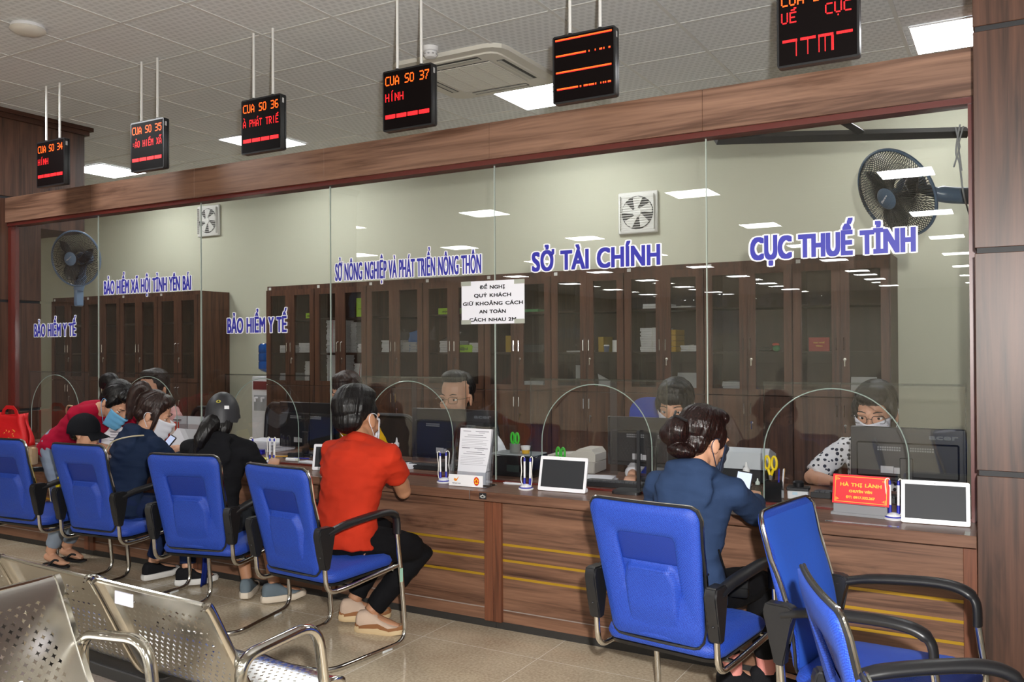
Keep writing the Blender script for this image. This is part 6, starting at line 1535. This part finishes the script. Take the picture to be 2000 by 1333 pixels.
S1 = clerk('clerk in a pale pink shirt and glasses behind the second arch from the left', -6.72, 1.0, .555, (8, 6, 0), cloth('pink shirt', 'd3a4a0'), (-6.48, .74, .80), (-6.94, .74, .80), False, collar=cloth('pink shirt', 'd3a4a0'))
hair(S1, 'hair', M_hair, SHORT); spectacles(S1, M_blackp)

# ---- what the customers hold or wear loose
def phone(loc, rot, label):
    t = thing('mobile_phone', label, 'phone', loc); t.rotation_euler = rot
    b = MB(); b.prism(rrect(.072, .15, .010, 3), lambda a, c, d: Vector((a, d, c)), -.004, .004); b.build('body', M_blackp, t)
    b = MB(); b.box(-.032, .032, -.0048, -.0041, -.068, .068); sc_ = b.build('screen', mat('phone screen', 'b9c4dc', .2, emit='aebbe0', estr=.55), t, smooth=0)
    b = MB(); b.box(-.012, .02, -.0053, -.0049, -.04, -.025); b.box(-.026, .01, -.0053, -.0049, -.006, .006); b.build('icons', mat('screen icons', '3c50b0', .3), sc_, smooth=0)
phone((-4.985, -.36, .885), (R(-38), R(14), R(-10)), 'phone with a pale screen between the ponytailed woman and the helmet')
phone((-1.095, -.30, .885), (R(-30), R(8), R(10)), 'white screened phone in the hand of the woman with the bun')
def strap(pts, r, m, label, bag=None):
    t = thing('shoulder_bag', label, 'bag', pts[0]); o = Vector(pts[0]); b = MB(); b.tube(spline([Vector(p) - o for p in pts], 6), r, 6); b.build('strap', m, t)
    if bag:
        c, d = Vector(bag[0]) - o, bag[1]; b = MB(); b.box(-d[0], d[0], -d[1], d[1], -d[2], d[2], .012, Matrix.Translation(c) @ Matrix.Rotation(bag[2], 4, 'Z'), 2); bd = b.build('body', m, t)
        b = MB(); b.box(-d[0] * 1.02, d[0] * 1.02, -d[1] * 1.12, -d[1] * 1.01, 0, d[2] * 1.02, .004, Matrix.Translation(c) @ Matrix.Rotation(bag[2], 4, 'Z')); b.build('flap', m, bd)
    return t
def surf(P, t, a, g=.03):
    """a point just outside the clothed torso; a = 0 right, 90 front, -90 back"""
    tr = P['TR']; i = max(j for j in range(len(tr) - 1) if tr[j][0] <= t); u = (t - tr[i][0]) / (tr[i + 1][0] - tr[i][0])
    hw = tr[i][1] + (tr[i + 1][1] - tr[i][1]) * u; hd = tr[i][2] + (tr[i + 1][2] - tr[i][2]) * u
    d = P['dirt'](t); fwd = d.cross(P['R0']); return P['sp'](t) + P['loc'] + P['R0'] * (hw + g) * math.cos(R(a)) + fwd * (hd + g) * math.sin(R(a))
strap([surf(P3, .95, -30, .07), surf(P3, .86, -60, .075), surf(P3, .75, -82, .075), surf(P3, .6, -95, .055), surf(P3, .4, -115, .04), surf(P3, .2, -135, .04), surf(P3, .02, -165, .04)], .0045, mat('pale chain', 'b7ab8a', .4), 'thin pale chain strap across the ponytailed woman\'s back')
strap([surf(P1, .9, -20, .045), surf(P1, .6, -60), surf(P1, .3, -95), surf(P1, .05, -150)], .006, mat('beige leather', 'b49a78', .5), 'beige shoulder bag with a long strap hanging behind the crimson shirt', ((-5.92, -.75, .80), (.055, .03, .06), .3))
strap([surf(P6, .35, -20), surf(P6, .2, -5), surf(P6, .02, 20)], .004, mat('black leather', '0b0b0c', .6, spec=.2), 'small black bag at the hip of the woman with the bun', (tuple(surf(P6, .04, 15, .05)), (.04, .022, .04), .2))
t = thing('draped_garment', 'bright navy garment hanging below the helmeted customer\'s seat', 'garment', (-4.40, -.50, .40))
b = MB(); b.grid(lambda u, v: Vector((-.07 + .15 * u * (1 - .55 * v) + .012 * math.sin(7 * u + 3 * v), .03 * math.sin(5 * u) - .02 * v, -.37 * v * (1 - .12 * u))), 12, 12); b.build('fabric', cloth('bright navy cloth', '16256a'), t, 180, thick=.004)
